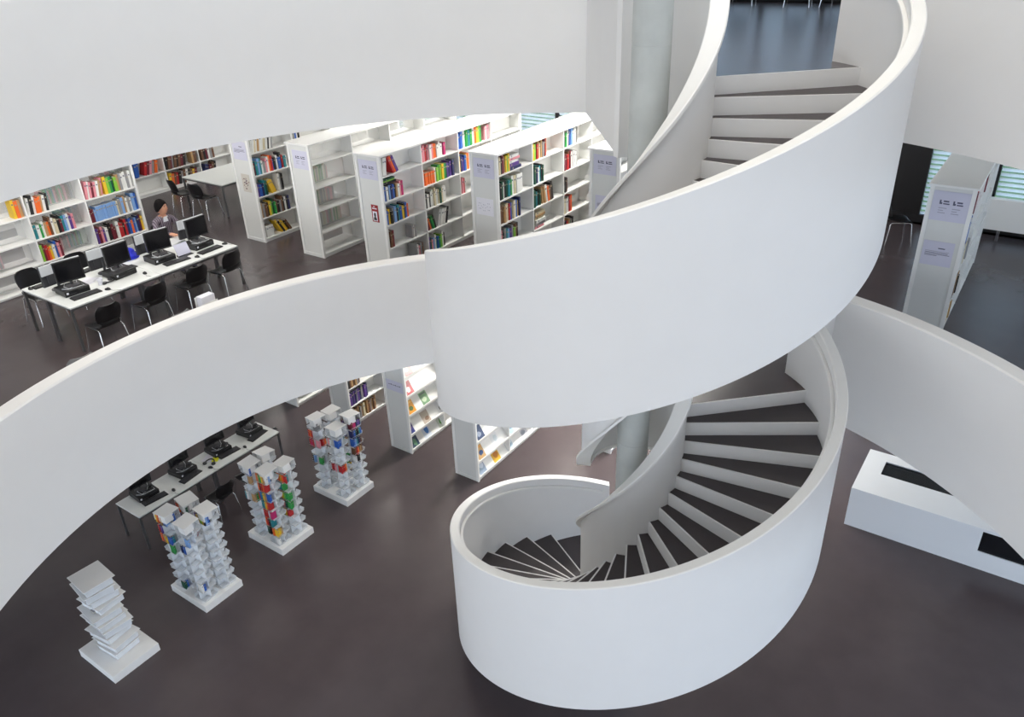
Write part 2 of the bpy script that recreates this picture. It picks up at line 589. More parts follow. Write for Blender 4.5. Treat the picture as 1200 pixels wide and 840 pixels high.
# ---- glazed facade with blinds along the far side, one band of windows per floor
mb = MB()
mb.box(-40, 30, Y1+0.6, 60, -0.6, -0.4)
struct(mb.build('ground_outside', M_green))
EDGE = [X0]+[-2.1+1.2*k for k in range(-13, 8) if X0+0.4 < -2.1+1.2*k < X1-0.4]+[X1]
wn = 0
sl = MB()
sl.box(0.0, 1.0, -0.045, 0.045, -0.0012, 0.0012)
ME_slat = sl.mesh('slat', M_blind)
for li, (zf, zc) in enumerate(((0.0, F1-0.88), (F1, F2-0.90), (F2, 11.6))):
    mb = MB()
    mb.box(X0, X1, Y1, Y1+0.3, zf-0.02, zf+0.14)
    mb.box(X0, X1, Y1, Y1+0.3, zc-0.16, zc+0.92 if li < 2 else zc+0.5)
    struct(mb.build('wall_back_spandrel', M_frame))
    for k in range(len(EDGE)-1):
        a, b = EDGE[k], EDGE[k+1]
        wn += 1
        w = struct(put('window_%d' % wn, None, None, (a, Y1, zf+0.14)))
        W, Hh = b-a, zc-0.16-zf-0.14
        mb = MB()
        for x in (0, W-0.05):
            mb.box(x, x+0.05, 0.0, 0.14, 0, Hh)
        for z in (0, Hh-0.06):
            mb.box(0.05, W-0.05, 0.0, 0.14, z, z+0.06)
        mb.build('frame', M_frame, w)
        if li == 1 and abs(b+2.1) < 0.01:          # solid dark leaf beside the blinds
            mb = MB()
            mb.box(0.05, W/2-0.01, 0.03, 0.11, 0.06, Hh-0.06)
            mb.box(W/2+0.01, W-0.05, 0.03, 0.11, 0.06, Hh-0.06)
            mb.build('dark_leaf', M_frame, w)
            continue
        mb = MB()
        mb.box(0.05, W-0.05, 0.075, 0.083, 0.06, Hh-0.06)
        mb.build('pane', M_glass, w)
        n = int((Hh-0.12)/0.092)
        if li == 1 and -2.2 < a < 1.0:
            for q in range(n):
                put('slat', ME_slat, w, (0.06, 0.02, 0.10+q*0.092), (R(-52), 0, 0), (W-0.12, 1, 1))
        else:
            mb = MB()
            for q in range(n):
                mb.box(0.06, W-0.06, -0.045, 0.045, -0.0012, 0.0012, 0, Matrix.Translation((0, 0.02, 0.10+q*0.092)) @ Matrix.Rotation(R(-52), 4, 'X'))
            mb.build('blind', M_blind, w)

# ---- strip lights under the ceilings
def strip_light(x, y, z, ln, power, lab, sz=0.16):
    t = thing('strip_light', lab, 'ceiling light', (x, y, z), 0, 'strip lights under the ceilings')
    mb = MB()
    mb.box(-0.11, 0.11, -ln/2, ln/2, -0.05, 0)
    mb.build('housing', M_grey, t)
    l = area('tube_light', (0, 0, -0.06), (0, 0, 0), sz, ln*0.96, power, (1.0, 0.965, 0.91))
    l.parent = t


PW = {0: ((400, 80), 10, 3), 1: ((115, 100), 80, 8)}       # watts: rows between bookcases, over the desks, right-hand side
for li, zc in ((0, F1-0.88), (1, F2-0.90)):
    rows, desk, right = PW[li]
    for x in (-17.2, -14.05, -12.35, -10.6, -8.9, -7.15, -5.4, -2.0, -0.2, 2.6, 4.9):
        strip_light(x, 13.9, zc-0.004, 4.6, rows[0] if -13 < x < -5 else (rows[1]*0.6 if x < -13 else right), 'long strip light under a ceiling above the bookcase rows')
    for x in (-16.6, -13.6, -11.2):
        strip_light(x, 6.2, zc-0.004, 5.6, desk, 'long strip light under a ceiling above the computer desks')
    for x in (3.6, 5.4):
        strip_light(x, 6.2, zc-0.004, 5.6, right, 'long strip light under a ceiling on the side of the white desk')
for x in (-14, -10.5, -6, -2, 2, 4.6):
    strip_light(x, 13.9, 11.59, 4.6, 12, 'long strip light under the uppermost ceiling')

# ================================================================== bookcases
WB, BAY = 0.58, 1.07
LEV = (0.08, 0.50, 0.93, 1.36, 1.80)
HB = 2.17
_mc = {}


def shared(key, fn):
    if key not in _mc:
        _mc[key] = fn()
    return _mc[key]


def me_box(name, dims, m, b=0.0):
    def mk():
        q = MB()
        if b:
            q.bbox(0, dims[0], 0, dims[1], 0, dims[2], b)
        else:
            q.box(0, dims[0], 0, dims[1], 0, dims[2])
        return q.mesh(name, m)
    return shared((name,)+tuple(round(d, 3) for d in dims)+(m.name,), mk)


def sign(parent, x, z, w, h, kind):
    """paper sheet on the end panel (faces -y); lines of print on it"""
    mb = MB()
    mb.box(x, x+w, -0.006, -0.001, z, z+h)
    s = mb.build('sign_sheet', M_sign if kind != 'pale' else M_paper, parent)
    y0, y1 = -0.0075, -0.0055
    p = MB()
    if kind == 'two':                      # two short headings, each a bold figure with small lines
        for ox in (0.20, 0.56):
            p.box(x+w*ox, x+w*(ox+0.045), y0, y1, z+h*0.56, z+h*0.70, 0)
            p.box(x+w*(ox+0.045), x+w*(ox+0.075), y0, y1, z+h*0.56, z+h*0.62, 0)
            p.box(x+w*(ox+0.10), x+w*(ox+0.25), y0, y1, z+h*0.64, z+h*0.69, 0)
            p.box(x+w*(ox+0.10), x+w*(ox+0.27), y0, y1, z+h*0.56, z+h*0.60, 0)
            for j, ln in enumerate((0.22, 0.14, 0.2)):
                p.box(x+w*ox, x+w*(ox+ln), y0, y1, z+h*(0.42-0.08*j), z+h*(0.445-0.08*j), 1)
    elif kind == 'para':
        p.box(x+w*0.5, x+w*0.72, y0, y1, z+h*0.70, z+h*0.74, 0)
        for j, ln in enumerate((0.78, 0.74, 0.8, 0.4)):
            p.box(x+w*0.1, x+w*(0.1+ln), y0, y1, z+h*(0.58-0.06*j), z+h*(0.60-0.06*j), 0 if j else 1)
    elif kind == 'line':
        for j in range(9):
            a = 0.12+j*0.085
            p.box(x+w*a, x+w*(a+0.06), y0, y1, z+h*0.55, z+h*(0.60+0.025*(j % 3)), 0)
    elif kind == 'pale':
        for j, (a, b, c) in enumerate(((0.1, 0.5, 0.18), (0.35, 0.42, 0.2), (0.62, 0.5, 0.22))):
            for q in range(7):
                u = q/6*2*PI
                p.box(x+w*(a+0.09+0.08*math.cos(u)), x+w*(a+0.12+0.08*math.cos(u)), y0, y1, z+h*(b+c*math.sin(u)), z+h*(b+0.05+c*math.sin(u)), 1)
    if p.f:
        p.build('print', [M_ink, M_inkl], s)['kind'] = 'stuff'
    return s


def poster(parent, x, z, w, h, kind):
    mb = MB()
    mb.box(x, x+w, -0.006, -0.001, z, z+h)
    if kind == 'red':
        s = mb.build('poster', mat('poster_red', rgb(150, 42, 46), 0.6, var=0.05), parent)
        p = MB()
        y0, y1 = -0.0075, -0.0055
        p.box(x+w*0.14, x+w*0.78, y0, y1, z+h*0.06, z+h*0.62, 0)
        p.box(x+w*0.14, x+w*0.80, y0, y1, z+h*0.76, z+h*0.82, 0)
        p.box(x+w*0.30, x+w*0.55, y0, y1, z+h*0.88, z+h*0.92, 0)
        sil = [(0.22, 0.10), (0.70, 0.10), (0.68, 0.24), (0.56, 0.30), (0.62, 0.40), (0.58, 0.52), (0.46, 0.56), (0.34, 0.52), (0.30, 0.40), (0.37, 0.30), (0.25, 0.24)]
        p.build('print', M_paper, s)['kind'] = 'stuff'
        p = MB()
        p.face([(x+w*u, y0-0.0008, z+h*v) for u, v in sil])
        p.build('portrait', mat('portrait_grey', rgb(62, 60, 62), 0.7, var=0.2), s)
    else:
        s = mb.build('poster', mat('poster_beige', rgb(205, 200, 190), 0.6, var=0.05), parent)
        p = MB()
        rr = random.Random(3)
        for q in range(26):
            u, v = rr.gauss(0.5, 0.17), rr.gauss(0.52, 0.17)
            u, v = min(max(u, 0.08), 0.84), min(max(v, 0.1), 0.84)
            p.box(x+w*u, x+w*(u+0.09), -0.0068-q*0.0001, -0.0055, z+h*v, z+h*(v+0.06), q % 3)
        p.build('print', [mat('scribble_a', rgb(128, 92, 92), 0.7, var=0.1), mat('scribble_b', rgb(96, 84, 104), 0.7, var=0.1), mat('scribble_c', rgb(180, 160, 150), 0.7, var=0.1)], s)['kind'] = 'stuff'
    return s


def bookcase(label, x, y, zf, nb, signs=(), levels=LEV, bay=BAY, w=WB, h=HB, frost=False, magazine=False, split=None):
    t = thing('bookcase', label, 'bookcase', (x, y, zf), 0, None)
    L = nb*bay
    back = split if split is not None else w/2
    for yy in (0.0, L-0.03):               # end panels, a shallow recess between two stiles
        q = MB()
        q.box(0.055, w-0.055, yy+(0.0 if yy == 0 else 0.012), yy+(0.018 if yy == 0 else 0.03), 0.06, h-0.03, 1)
        for a, b in ((0, 0.055), (w-0.055, w)):
            q.box(a, b, yy-(0.012 if yy == 0 else 0), yy+0.03+(0.012 if yy else 0), 0, h-0.03)
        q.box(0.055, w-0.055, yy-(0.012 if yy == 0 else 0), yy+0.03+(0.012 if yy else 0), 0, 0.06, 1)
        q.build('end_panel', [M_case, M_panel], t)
    q = MB()
    q.bbox(-0.025, w+0.025, -0.035, L+0.035, h-0.03, h, 0.004)
    q.build('top_board', M_case, t)
    q = MB()
    q.box(0.02, w-0.02, 0.03, L-0.03, 0, 0.05)
    q.build('plinth', M_case, t)
    q = MB()
    q.box(back-0.006, back+0.006, 0.03, L-0.03, 0.05, h-0.03)
    q.build('back_panel', M_frost if frost else M_case, t)
    for k in range(1, nb):
        put('divider', me_box('divider', (w, 0.026, h-0.08), M_case), t, (0, k*bay-0.013, 0.05))
    for k in range(nb):
        y0 = 0.03 if k == 0 else k*bay+0.013
        y1 = L-0.03 if k == nb-1 else (k+1)*bay-0.013
        for z in levels:
            if magazine:
                def mk():
                    mbx = MB()
                    n = y1-y0
                    for s, xe in ((1, w), (-1, 0)):
                        c = w/2
                        ax = lambda v: c+s*v
                        d = w/2
                        for pts in ([(ax(0.05), 0.0, 0.33), (ax(0.07), 0.0, 0.33), (ax(d-0.03), 0.0, 0.03), (ax(d-0.05), 0.0, 0.02)],):
                            A = [Vector(p) for p in pts]
                            B = [p+Vector((0, n, 0)) for p in A]
                            if s < 0:
                                A, B = B, A
                            for e in range(4):
                                mbx.face([A[e], A[(e+1) % 4], B[(e+1) % 4], B[e]])
                            mbx.face(A[::-1])
                            mbx.face(B)
                        lo, hi = sorted((ax(0.0), ax(d)))
                        mbx.box(lo, hi, 0, n, 0, 0.02)
                        lo, hi = sorted((ax(d-0.02), ax(d)))
                        mbx.box(lo, hi, 0, n, 0, 0.055)
                    return mbx.mesh('display_shelf', M_case)
                put('display_shelf', shared(('disp', round(y1-y0, 3), w), mk), t, (0, y0, z-0.02))
            else:
                put('shelf', me_box('shelf', (w-0.004, y1-y0, 0.022), M_case), t, (0.002, y0, z-0.022))
    for sg in signs:
        if sg[0] in ('red', 'beige'):
            poster(t, *sg[1:5], sg[0])
        else:
            sign(t, *sg[1:5], sg[0])
    return t


TOPSIGN = ('two', 0.075, 1.74, 0.43, 0.33)
bookcase('bookcase with a scribbled poster on its end panel, beyond the desk corner', -13.51, 9.65, F1, 4, [('beige', 0.19, 1.02, 0.24, 0.36), ('para', 0.09, 1.66, 0.40, 0.36)])
bookcase('empty white bookcase with only a paper sign at the top of its end', -11.78, 9.63, F1, 4, [('two', 0.12, 1.70, 0.40, 0.34)], frost=True)
bookcase('bookcase with a red poster on its end panel', -10.04, 9.62, F1, 4, [TOPSIGN, ('red', 0.26, 0.98, 0.16, 0.31)])
bookcase('bookcase with a pale sketch sheet under the sign on its end', -8.31, 10.62, F1, 4, [TOPSIGN, ('pale', 0.10, 1.08, 0.36, 0.30)])
bookcase('bookcase end with two lilac signs beside the concrete column', -6.60, 11.75, F1, 4, [TOPSIGN, ('para', 0.12, 1.05, 0.36, 0.32)])
bookcase('bookcase with two lilac notices standing alone before the window blinds', -1.39, 12.1, F1, 3, [('two', 0.06, 1.66, 0.47, 0.42), ('para', 0.07, 1.00, 0.40, 0.36)])
bookcase('long bookcase behind the seated person with half-empty shelves', -15.25, 2.95, F1, 5, (), (0.045, 0.44, 0.865, 1.31, 1.75), 1.05, 0.60, 2.2, True)
bookcase('bookcase against the far side wall beyond the reading table', -18.70, 9.0, F1, 5, (), (0.08, 0.50, 0.93, 1.36, 1.80), 1.0, 0.55, 2.17)
# ground floor: slanted display cases for magazines
bookcase('magazine display case with one lilac sheet across its end, ground floor', -10.14, 9.73, 0, 4, [('line', 0.07, 1.42, 0.44, 0.24)], (0.06, 0.42, 0.88, 1.33, 1.76), magazine=True)
bookcase('magazine display case with a bare end, nearest the spiral stair', -8.40, 9.70, 0, 4, (), (0.06, 0.42, 0.88, 1.33, 1.76), magazine=True)
bookcase('white bookcase on the ground floor behind the display towers', -11.92, 9.80, 0, 4, (), LEV)
bookcase('white bookcase on the ground floor past the end of the desks', -13.62, 9.75, 0, 4, (), LEV)
bookcase('white bookcase on the ground floor behind the concrete column', -6.67, 11.88, 0, 3, (), LEV)

# ================================================================== books
BC = {'w': ('white', 226, 226, 222), 'c': ('cream', 216, 204, 172), 'k': ('black', 34, 32, 34), 'r': ('red', 182, 36, 40), 'o': ('orange', 228, 104, 40),
      'y': ('yellow', 226, 186, 48), 'g': ('green', 48, 150, 72), 'G': ('dark green', 28, 82, 62), 'b': ('blue', 40, 92, 178), 'n': ('navy', 36, 42, 92),
      'l': ('light blue', 126, 164, 214), 'p': ('purple', 92, 60, 138), 'i': ('pink', 222, 142, 152), 'm': ('magenta', 190, 40, 108), 't': ('teal', 40, 132, 142),
      'B': ('brown', 112, 76, 54), 'T': ('tan', 184, 146, 100), 's': ('grey', 146, 146, 148), 'R': ('maroon', 110, 34, 48), 'a': ('lime green', 132, 190, 62)}


def book_mesh(code):
    def mk():
        q = MB()
        q.box(-1, -0.0, 0.0, 0.07, 0, 1)           # covers and spine
        q.box(-1, -0.0, 0.93, 1.0, 0, 1)
        q.box(-0.03, 0.0, 0.07, 0.93, 0, 1)
        q.box(-0.975, -0.03, 0.07, 0.93, 0.015, 0.975, 1)
        q.box(-0.0, 0.002, 0.22, 0.78, 0.72, 0.80, 2)   # title band on the spine
        nm, r, g, b = BC[code]
        band = mat('spine_gilt', (0.36, 0.31, 0.22, 1), 0.6, var=0.1) if code not in 'wcyi' else mat('spine_ink', (0.14, 0.14, 0.2, 1), 0.7, var=0.1)
        return q.mesh('book', [mat('cover_'+nm.replace(' ', '_'), rgb(r, g, b), 0.5, var=0.06, scale=12), M_page, band])
    return shared(('book', code), mk)


ORD = ('bottom', 'second', 'middle', 'fourth', 'top')
BAYS = {-12.93: (9.65, 1.07), -9.46: (9.62, 1.07), -7.73: (10.62, 1.07), -14.65: (2.95, 1.05), -18.15: (9.0, 1.0)}
BOOKS = []
OCC = {}


def run(x, y, z, codes, where, shelf, hmin=0.20, hmax=0.28, tmin=0.022, tmax=0.04, lean=0.0, flat=False, seed=0):
    """a row of books, spines facing +x; x is the shelf front; returns the y where it ends"""
    rr = random.Random(hash((round(x, 2), round(y, 2), round(z, 2), seed)) & 0xffff)
    zz = z
    b0, bl = BAYS[x]
    key = (x, round(z, 2), math.floor((y-b0)/bl+0.001))
    if lean < 0:
        y += hmin*0.9*math.sin(-lean)
    y = max(y, OCC.get(key, -99)+(hmax*1.05*math.sin(-lean) if lean < 0 and key in OCC else 0.004))
    last = 0.0
    yend = b0+(math.floor((y-b0)/bl+0.001)+1)*bl-0.018
    for c in codes:
        if c == ' ':
            y += 0.035
            continue
        t = rr.uniform(tmin, tmax)*1.18
        h = rr.uniform(hmin, hmax)*1.09
        d = rr.uniform(0.15, 0.20)
        xx = x-rr.uniform(0.015, 0.05)
        if not flat and y+t/max(math.cos(lean), 0.5)+max(0, h*math.sin(lean)) > yend:
            break
        last = max(0, h*math.sin(lean)) if not flat else h
        size = 'thin' if t < (tmin+tmax)/2*1.18 else 'thick'
        nm = BC[c][0]
        if flat:
            y = min(y, yend-h-0.004)
            o = put('book', book_mesh(c), None, (xx, y+h, zz), (R(90), 0, 0), (d, t, h))
            zz += t+0.001
            st = 'lying flat'
        else:
            a = lean
            o = put('book', book_mesh(c), None, (xx, y, zz+(t*math.sin(a) if a > 0 else 0)+0.0005), (-a, 0, 0), (d, t, h))
            y += (t+0.002)/max(math.cos(a), 0.5)
            st = 'leaning' if abs(lean) > 0.15 else 'upright'
        tag(o, '%s %s book %s on the %s shelf of %s' % (size, nm, st, ORD[shelf], where), 'book', 'books on the %s shelf of %s' % (ORD[shelf], where))
        BOOKS.append(o)
    OCC[key] = y+last
    return y


XF = -12.93   # scribbled-poster case
W1, W3, W4, WL, WF = 'the scribbled-poster bookcase', 'the red-poster bookcase', 'the sketch-sheet bookcase', 'the bookcase behind the person', 'the far wall bookcase'
z = lambda k: F1+LEV[k]
run(XF, 9.70, z(4), 'wwcwTwwcwkws', W1, 4, 0.26, 0.31, 0.03, 0.045, 0.16)
run(XF, 9.70, z(3), 'Rtltwsiworbkwbkrtw', W1, 3, 0.2, 0.29, 0.03, 0.045)
run(XF, 9.70, z(2), 'pbbntG', W1, 2)
run(XF, 9.95, z(2), 'yyy', W1, 2, 0.24, 0.28, 0.03, 0.04, -0.35)
run(XF, 10.22, z(2), 'wwsk', W1, 2, 0.29, 0.32)
run(XF, 9.70, z(1), 'TsBkyaGgRksBkwkn', W1, 1, 0.22, 0.30, 0.032, 0.045)
run(XF, 9.72, z(0), 'www', W1, 0, 0.20, 0.22, 0.05, 0.06)
run(XF, 10.02, z(0), 'ykyykB', W1, 0, 0.22, 0.30, 0.025, 0.035, -0.5)
run(XF, 10.75, z(4), 'wsbwk', W1, 4)
# red-poster case
XF = -9.46
run(XF, 9.70, z(4), 'ww', W3, 4, 0.27, 0.29, 0.03, 0.05, 0.12)
run(XF, 9.86, z(4), 'rop', W3, 4, 0.27, 0.30, 0.03, 0.045, -0.4)
yy = run(XF, 9.68, z(3), 'bwklnbkTwim', W3, 3, 0.20, 0.25, 0.03, 0.045)
run(XF, 9.70, z(3)+0.29, 'kaG', W3, 3, 0.24, 0.3, 0.02, 0.03, 0, True)
run(XF, 9.68, z(2), 'bykslktbykbo', W3, 2, 0.2, 0.27, 0.03, 0.05)
run(XF, 9.72, z(1), 'BR', W3, 1, 0.26, 0.28, 0.03, 0.05)
run(XF, 10.30, z(1), 'sws', W3, 1, 0.2, 0.24)
run(XF, 10.35, z(0), 'swisB', W3, 0)
run(XF, 10.72, z(4), 'iirRiwio', W3, 4, 0.22, 0.27, 0.03, 0.05)
run(XF, 11.08, z(4), 'owww m', W3, 4, 0.20, 0.26, 0.04, 0.06)
run(XF, 10.72, z(3), 'oooooo', W3, 3, 0.20, 0.21, 0.04, 0.05)
run(XF, 11.02, z(3), 'wagaygGpnpn', W3, 3, 0.23, 0.29, 0.03, 0.05)
run(XF, 10.72, z(2), 'kwkwwcwwcGcww', W3, 2, 0.24, 0.31, 0.03, 0.05)
run(XF, 10.72, z(1), 'RoGgk', W3, 1, 0.2, 0.25, 0.03, 0.04, -0.3)
run(XF, 11.05, z(1), 'wwwwsk', W3, 1, 0.28, 0.30, 0.03, 0.045, 0.25)
run(XF, 10.72, z(0), 'pGilwtbgawk', W3, 0, 0.2, 0.29, 0.03, 0.045)
run(XF, 11.80, z(4), 'bblwggtgwoyag', W3, 4, 0.26, 0.32, 0.035, 0.06)
run(XF, 12.65, z(4), 'iwi', W3, 4, 0.24, 0.28, 0.03, 0.05)
run(XF, 11.80, z(3), 'ynpbyo', W3, 3, 0.24, 0.30, 0.03, 0.05)
run(XF, 11.85, z(2), 'irw', W3, 2)
# sketch-sheet case
XF = -7.73
run(XF, 10.70, z(4), 'ckRTyay', W4, 4, 0.24, 0.30, 0.03, 0.045)
run(XF, 11.02, z(4), 'npwiw', W4, 4, 0.25, 0.31, 0.035, 0.05, 0, True)
run(XF, 11.74, z(4), 'yaBrTcTsRo', W4, 4, 0.24, 0.3, 0.03, 0.045)
run(XF, 12.82, z(4), 'Ggwnblwwks', W4, 4, 0.24, 0.3, 0.035, 0.05)
run(XF, 10.70, z(3), 'kGwkGtGg', W4, 3, 0.24, 0.29, 0.03, 0.045)
run(XF, 11.05, z(3), 'wcwww', W4, 3, 0.29, 0.31, 0.05, 0.06)
run(XF, 11.74, z(3), 'tGknwtkG', W4, 3, 0.22, 0.3, 0.03, 0.05)
run(XF, 12.82, z(3), 'RRrBRwswws', W4, 3, 0.25, 0.31, 0.035, 0.05)
run(XF, 10.70, z(2), 'BBTccrbycwbyn', W4, 2, 0.25, 0.31, 0.03, 0.05)
run(XF, 11.74, z(2), 'GktkG', W4, 2, 0.24, 0.3, 0.03, 0.05)
run(XF, 12.0, z(2), 'TTwoBk', W4, 2, 0.26, 0.32, 0.04, 0.06, -0.18)
run(XF, 12.85, z(2), 'kBn', W4, 2, 0.24, 0.28)
run(XF, 10.70, z(1), 'ikstlpsaBk', W4, 1, 0.22, 0.3, 0.035, 0.05)
run(XF, 11.80, z(1), 'iswcTc', W4, 1, 0.26, 0.32, 0.035, 0.05, 0, True)
run(XF, 12.82, z(1), 'cwwwro', W4, 1, 0.25, 0.3, 0.035, 0.05)
run(XF, 12.85, z(0), 'knrTGsk', W4, 0, 0.2, 0.27, 0.03, 0.045)
# case behind the seated person
XF = -14.65
zl = lambda k: F1+(0.045, 0.44, 0.865, 1.31, 1.75)[k]
yA, yB, yC = 7.19, 6.14, 5.09
run(XF, yA, zl(3), 'iwiRiwTi', WL, 3, 0.24, 0.30, 0.03, 0.04, 0.12)
run(XF, yA+0.36, zl(3), 'yagGaTswwsw', WL, 3, 0.24, 0.30, 0.035, 0.05)
run(XF, yA, zl(2), 'RRl', WL, 2, 0.2, 0.25)
run(XF, yA+0.10, zl(2), 'llllllll', WL, 2, 0.25, 0.255, 0.04, 0.045)
run(XF, yA+0.47, zl(2), 'cslTwswlbwnbw', WL, 2, 0.24, 0.31, 0.03, 0.045)
run(XF, yA, zl(1), 'pRipwkkRRwrrkrnboblnRywg', WL, 1, 0.22, 0.30, 0.03, 0.043)
run(XF, yC+0.82, zl(3), 'yoT', WL, 3, 0.26, 0.3, 0.035, 0.05)
run(XF, yB, zl(3), 'wkwooTwk', WL, 3, 0.24, 0.31, 0.03, 0.045, 0.1)
run(XF, yB, zl(2), 'twgwToBwckRtlwpi', WL, 2, 0.22, 0.31, 0.03, 0.045)
run(XF, yB, zl(1), 'aRroywbiR', WL, 1, 0.20, 0.29, 0.025, 0.04)
run(XF, yC+0.02, zl(1), 'BT', WL, 1)
run(XF, 4.1, zl(0), 'yac', WL, 0)
# far wall case
XF = -18.15
run(XF, 10.05, z(1), 'knbb', WF, 1, 0.27, 0.34, 0.05, 0.07, 0.1)
run(XF, 10.45, z(1), 'rRiso', WF, 1, 0.27, 0.32, 0.05, 0.06, 0.25)
run(XF, 11.05, z(1), 'kBRsBkBRk', WF, 1, 0.25, 0.32, 0.04, 0.06, 0.15)
run(XF, 11.80, z(1), 'TBs', WF, 1, 0.25, 0.3, 0.04, 0.06)
run(XF, 12.10, z(1), 'BkRwsB', WF, 1, 0.25, 0.3, 0.05, 0.06)
run(XF, 11.05, z(0), 'yoBrksBwkByRs', WF, 0, 0.25, 0.31, 0.05, 0.06, 0.12)
run(XF, 12.10, z(0), 'nnRBk', WF, 0, 0.25, 0.31, 0.05, 0.06, 0.12)
# case before the blinds
XF = -0.785
BAYS[XF] = (12.1, 1.07)
WR = 'the lone bookcase before the blinds'
run(XF, 12.15, z(4), 'RiriwTmr', WR, 4, 0.25, 0.3, 0.04, 0.06)
run(XF, 12.15, z(3), 'bblwb', WR, 3, 0.25, 0.3, 0.04, 0.06)
run(XF, 12.5, z(2), 'wckws', WR, 2, 0.25, 0.3, 0.04, 0.06)
run(XF, 12.15, z(1), 'BksTBkT', WR, 1, 0.25, 0.3, 0.04, 0.06)
run(XF, 12.15, z(0), 'yTkykT', WR, 0, 0.25, 0.3, 0.04, 0.06)
run(XF, 13.25, z(4), 'iRsbn', WR, 4, 0.25, 0.3, 0.04, 0.06)

# books seen dimly through the frosted middle panels
for nm, lab, x, rows in (('book_row', 'pale rows of books seen through the frosted panel behind the person', -15.02, [(6.55, 7.1, 3), (6.75, 7.1, 2), (6.45, 7.05, 1), (5.2, 5.6, 1), (7.6, 8.1, 3), (6.3, 6.9, 0)]),
                         ('book_row', 'pale rows of books seen through the empty bookcase', -11.56, [(9.75, 10.3, 3), (9.75, 10.4, 2), (9.8, 10.5, 1), (11.0, 11.5, 3)])):
    mb = MB()
    rr = random.Random(int(-x*100))
    lv = (0.045, 0.44, 0.865, 1.31, 1.75) if x < -14 else LEV
    for y0, y1, k in rows:
        y = y0
        while y < y1:
            t = rr.uniform(0.02, 0.045)
            mb.box(x-0.16, x, y, y+t-0.002, F1+lv[k]+0.001, F1+lv[k]+rr.uniform(0.22, 0.31), rr.randrange(5))
            y += t
    o = mb.build(nm, [mat('cover_'+BC[c][0].replace(' ', '_'), rgb(*BC[c][1:]), 0.5, var=0.06, scale=12) for c in ('tBigs' if x < -14 else 'gicsw')])
    o['kind'] = 'stuff'
    tag(o, lab, 'books')

# ================================================================== magazines on the ground floor cases
def magazine(x0, y, zl, cols, label, w=0.21, h=0.27, name='magazine'):
    """stands on the lip of a slanted display shelf (case centre x0), faces +x"""
    d = WB/2
    p = Vector((x0+d-0.033, y, zl+0.004))
    a = math.atan2(d-0.03-0.07, 0.30)                # lean of the board
    mtx = Matrix.Translation(p) @ Matrix.Rotation(-a, 4, 'Y')
    o = put(name, None)
    o.matrix_world = mtx
    tag(o, label, name)
    q = MB()
    q.box(-0.002, 0.006, 0, w, 0, h)
    q.build('cover', mat('mag_'+'_'.join(map(str, cols[0])), rgb(*cols[0]), 0.35, var=0.08, scale=9), o)
    rr = random.Random(hash((round(x0, 2), round(y, 2), round(zl, 2))) & 0xffff)
    for k, c in enumerate(cols[1:]):
        q = MB()
        n = 9
        cy, cz = w*rr.uniform(0.38, 0.62), h*rr.uniform(0.35, 0.65)
        ry, rz = w*rr.uniform(0.24, 0.36), h*rr.uniform(0.18, 0.33)
        if k == 1:
            q.box(0.006, 0.0068, w*0.12, w*0.88, h*0.80, h*0.92)
        else:
            q.face([(0.0066, cy+ry*rr.uniform(0.8, 1.1)*math.cos(2*PI*j/n), cz+rz*rr.uniform(0.75, 1.15)*math.sin(2*PI*j/n)) for j in range(n)])
        q.build('cover_picture' if k != 1 else 'title_band', mat('mag_'+'_'.join(map(str, c)), rgb(*c), 0.35, var=0.1, scale=9), o)
    return o


xc = -10.14+WB/2
ml = (0.06, 0.42, 0.88, 1.33, 1.76)
MAGS = [
    (0, 9.80, [(40, 60, 84), (96, 140, 110), (220, 226, 230)], 'dark magazine with a green picture on the lowest display shelf'),
    (0, 10.20, [(214, 222, 232), (60, 120, 190), (30, 110, 190)], 'white magazine with blue bands on the lowest display shelf'),
    (0, 10.68, [(208, 214, 200), (84, 150, 60), (214, 90, 70)], 'magazine with green plant picture on the lowest display shelf'),
    (1, 9.80, [(50, 60, 130), (110, 60, 130)], 'narrow blue and purple brochure on the second display shelf'),
    (1, 10.22, [(182, 170, 158), (120, 92, 74)], 'magazine with a brown animal picture on the second display shelf'),
    (1, 10.70, [(226, 226, 226), (34, 34, 38)], 'white magazine with a black triangle on the second display shelf'),
    (2, 9.80, [(214, 150, 50), (70, 92, 50), (226, 180, 90)], 'orange and green magazine on the third display shelf'),
    (2, 10.24, [(110, 146, 110), (190, 206, 180), (60, 74, 66)], 'green landscape magazine on the third display shelf'),
    (3, 9.80, [(164, 60, 66), (228, 226, 222), (150, 60, 64)], 'red magazine with a pale portrait on the fourth display shelf'),
    (3, 10.22, [(232, 232, 232)], 'blank white magazine on the fourth display shelf'),
    (4, 9.82, [(226, 150, 150), (230, 200, 196)], 'pink magazine on the highest display shelf'),
]
for k, y, cols, lab in MAGS:
    magazine(xc, y, ml[k], cols, lab, 0.12 if 'narrow' in lab else (0.3 if 'blank' in lab else 0.22), 0.28)
xc = -8.40+WB/2
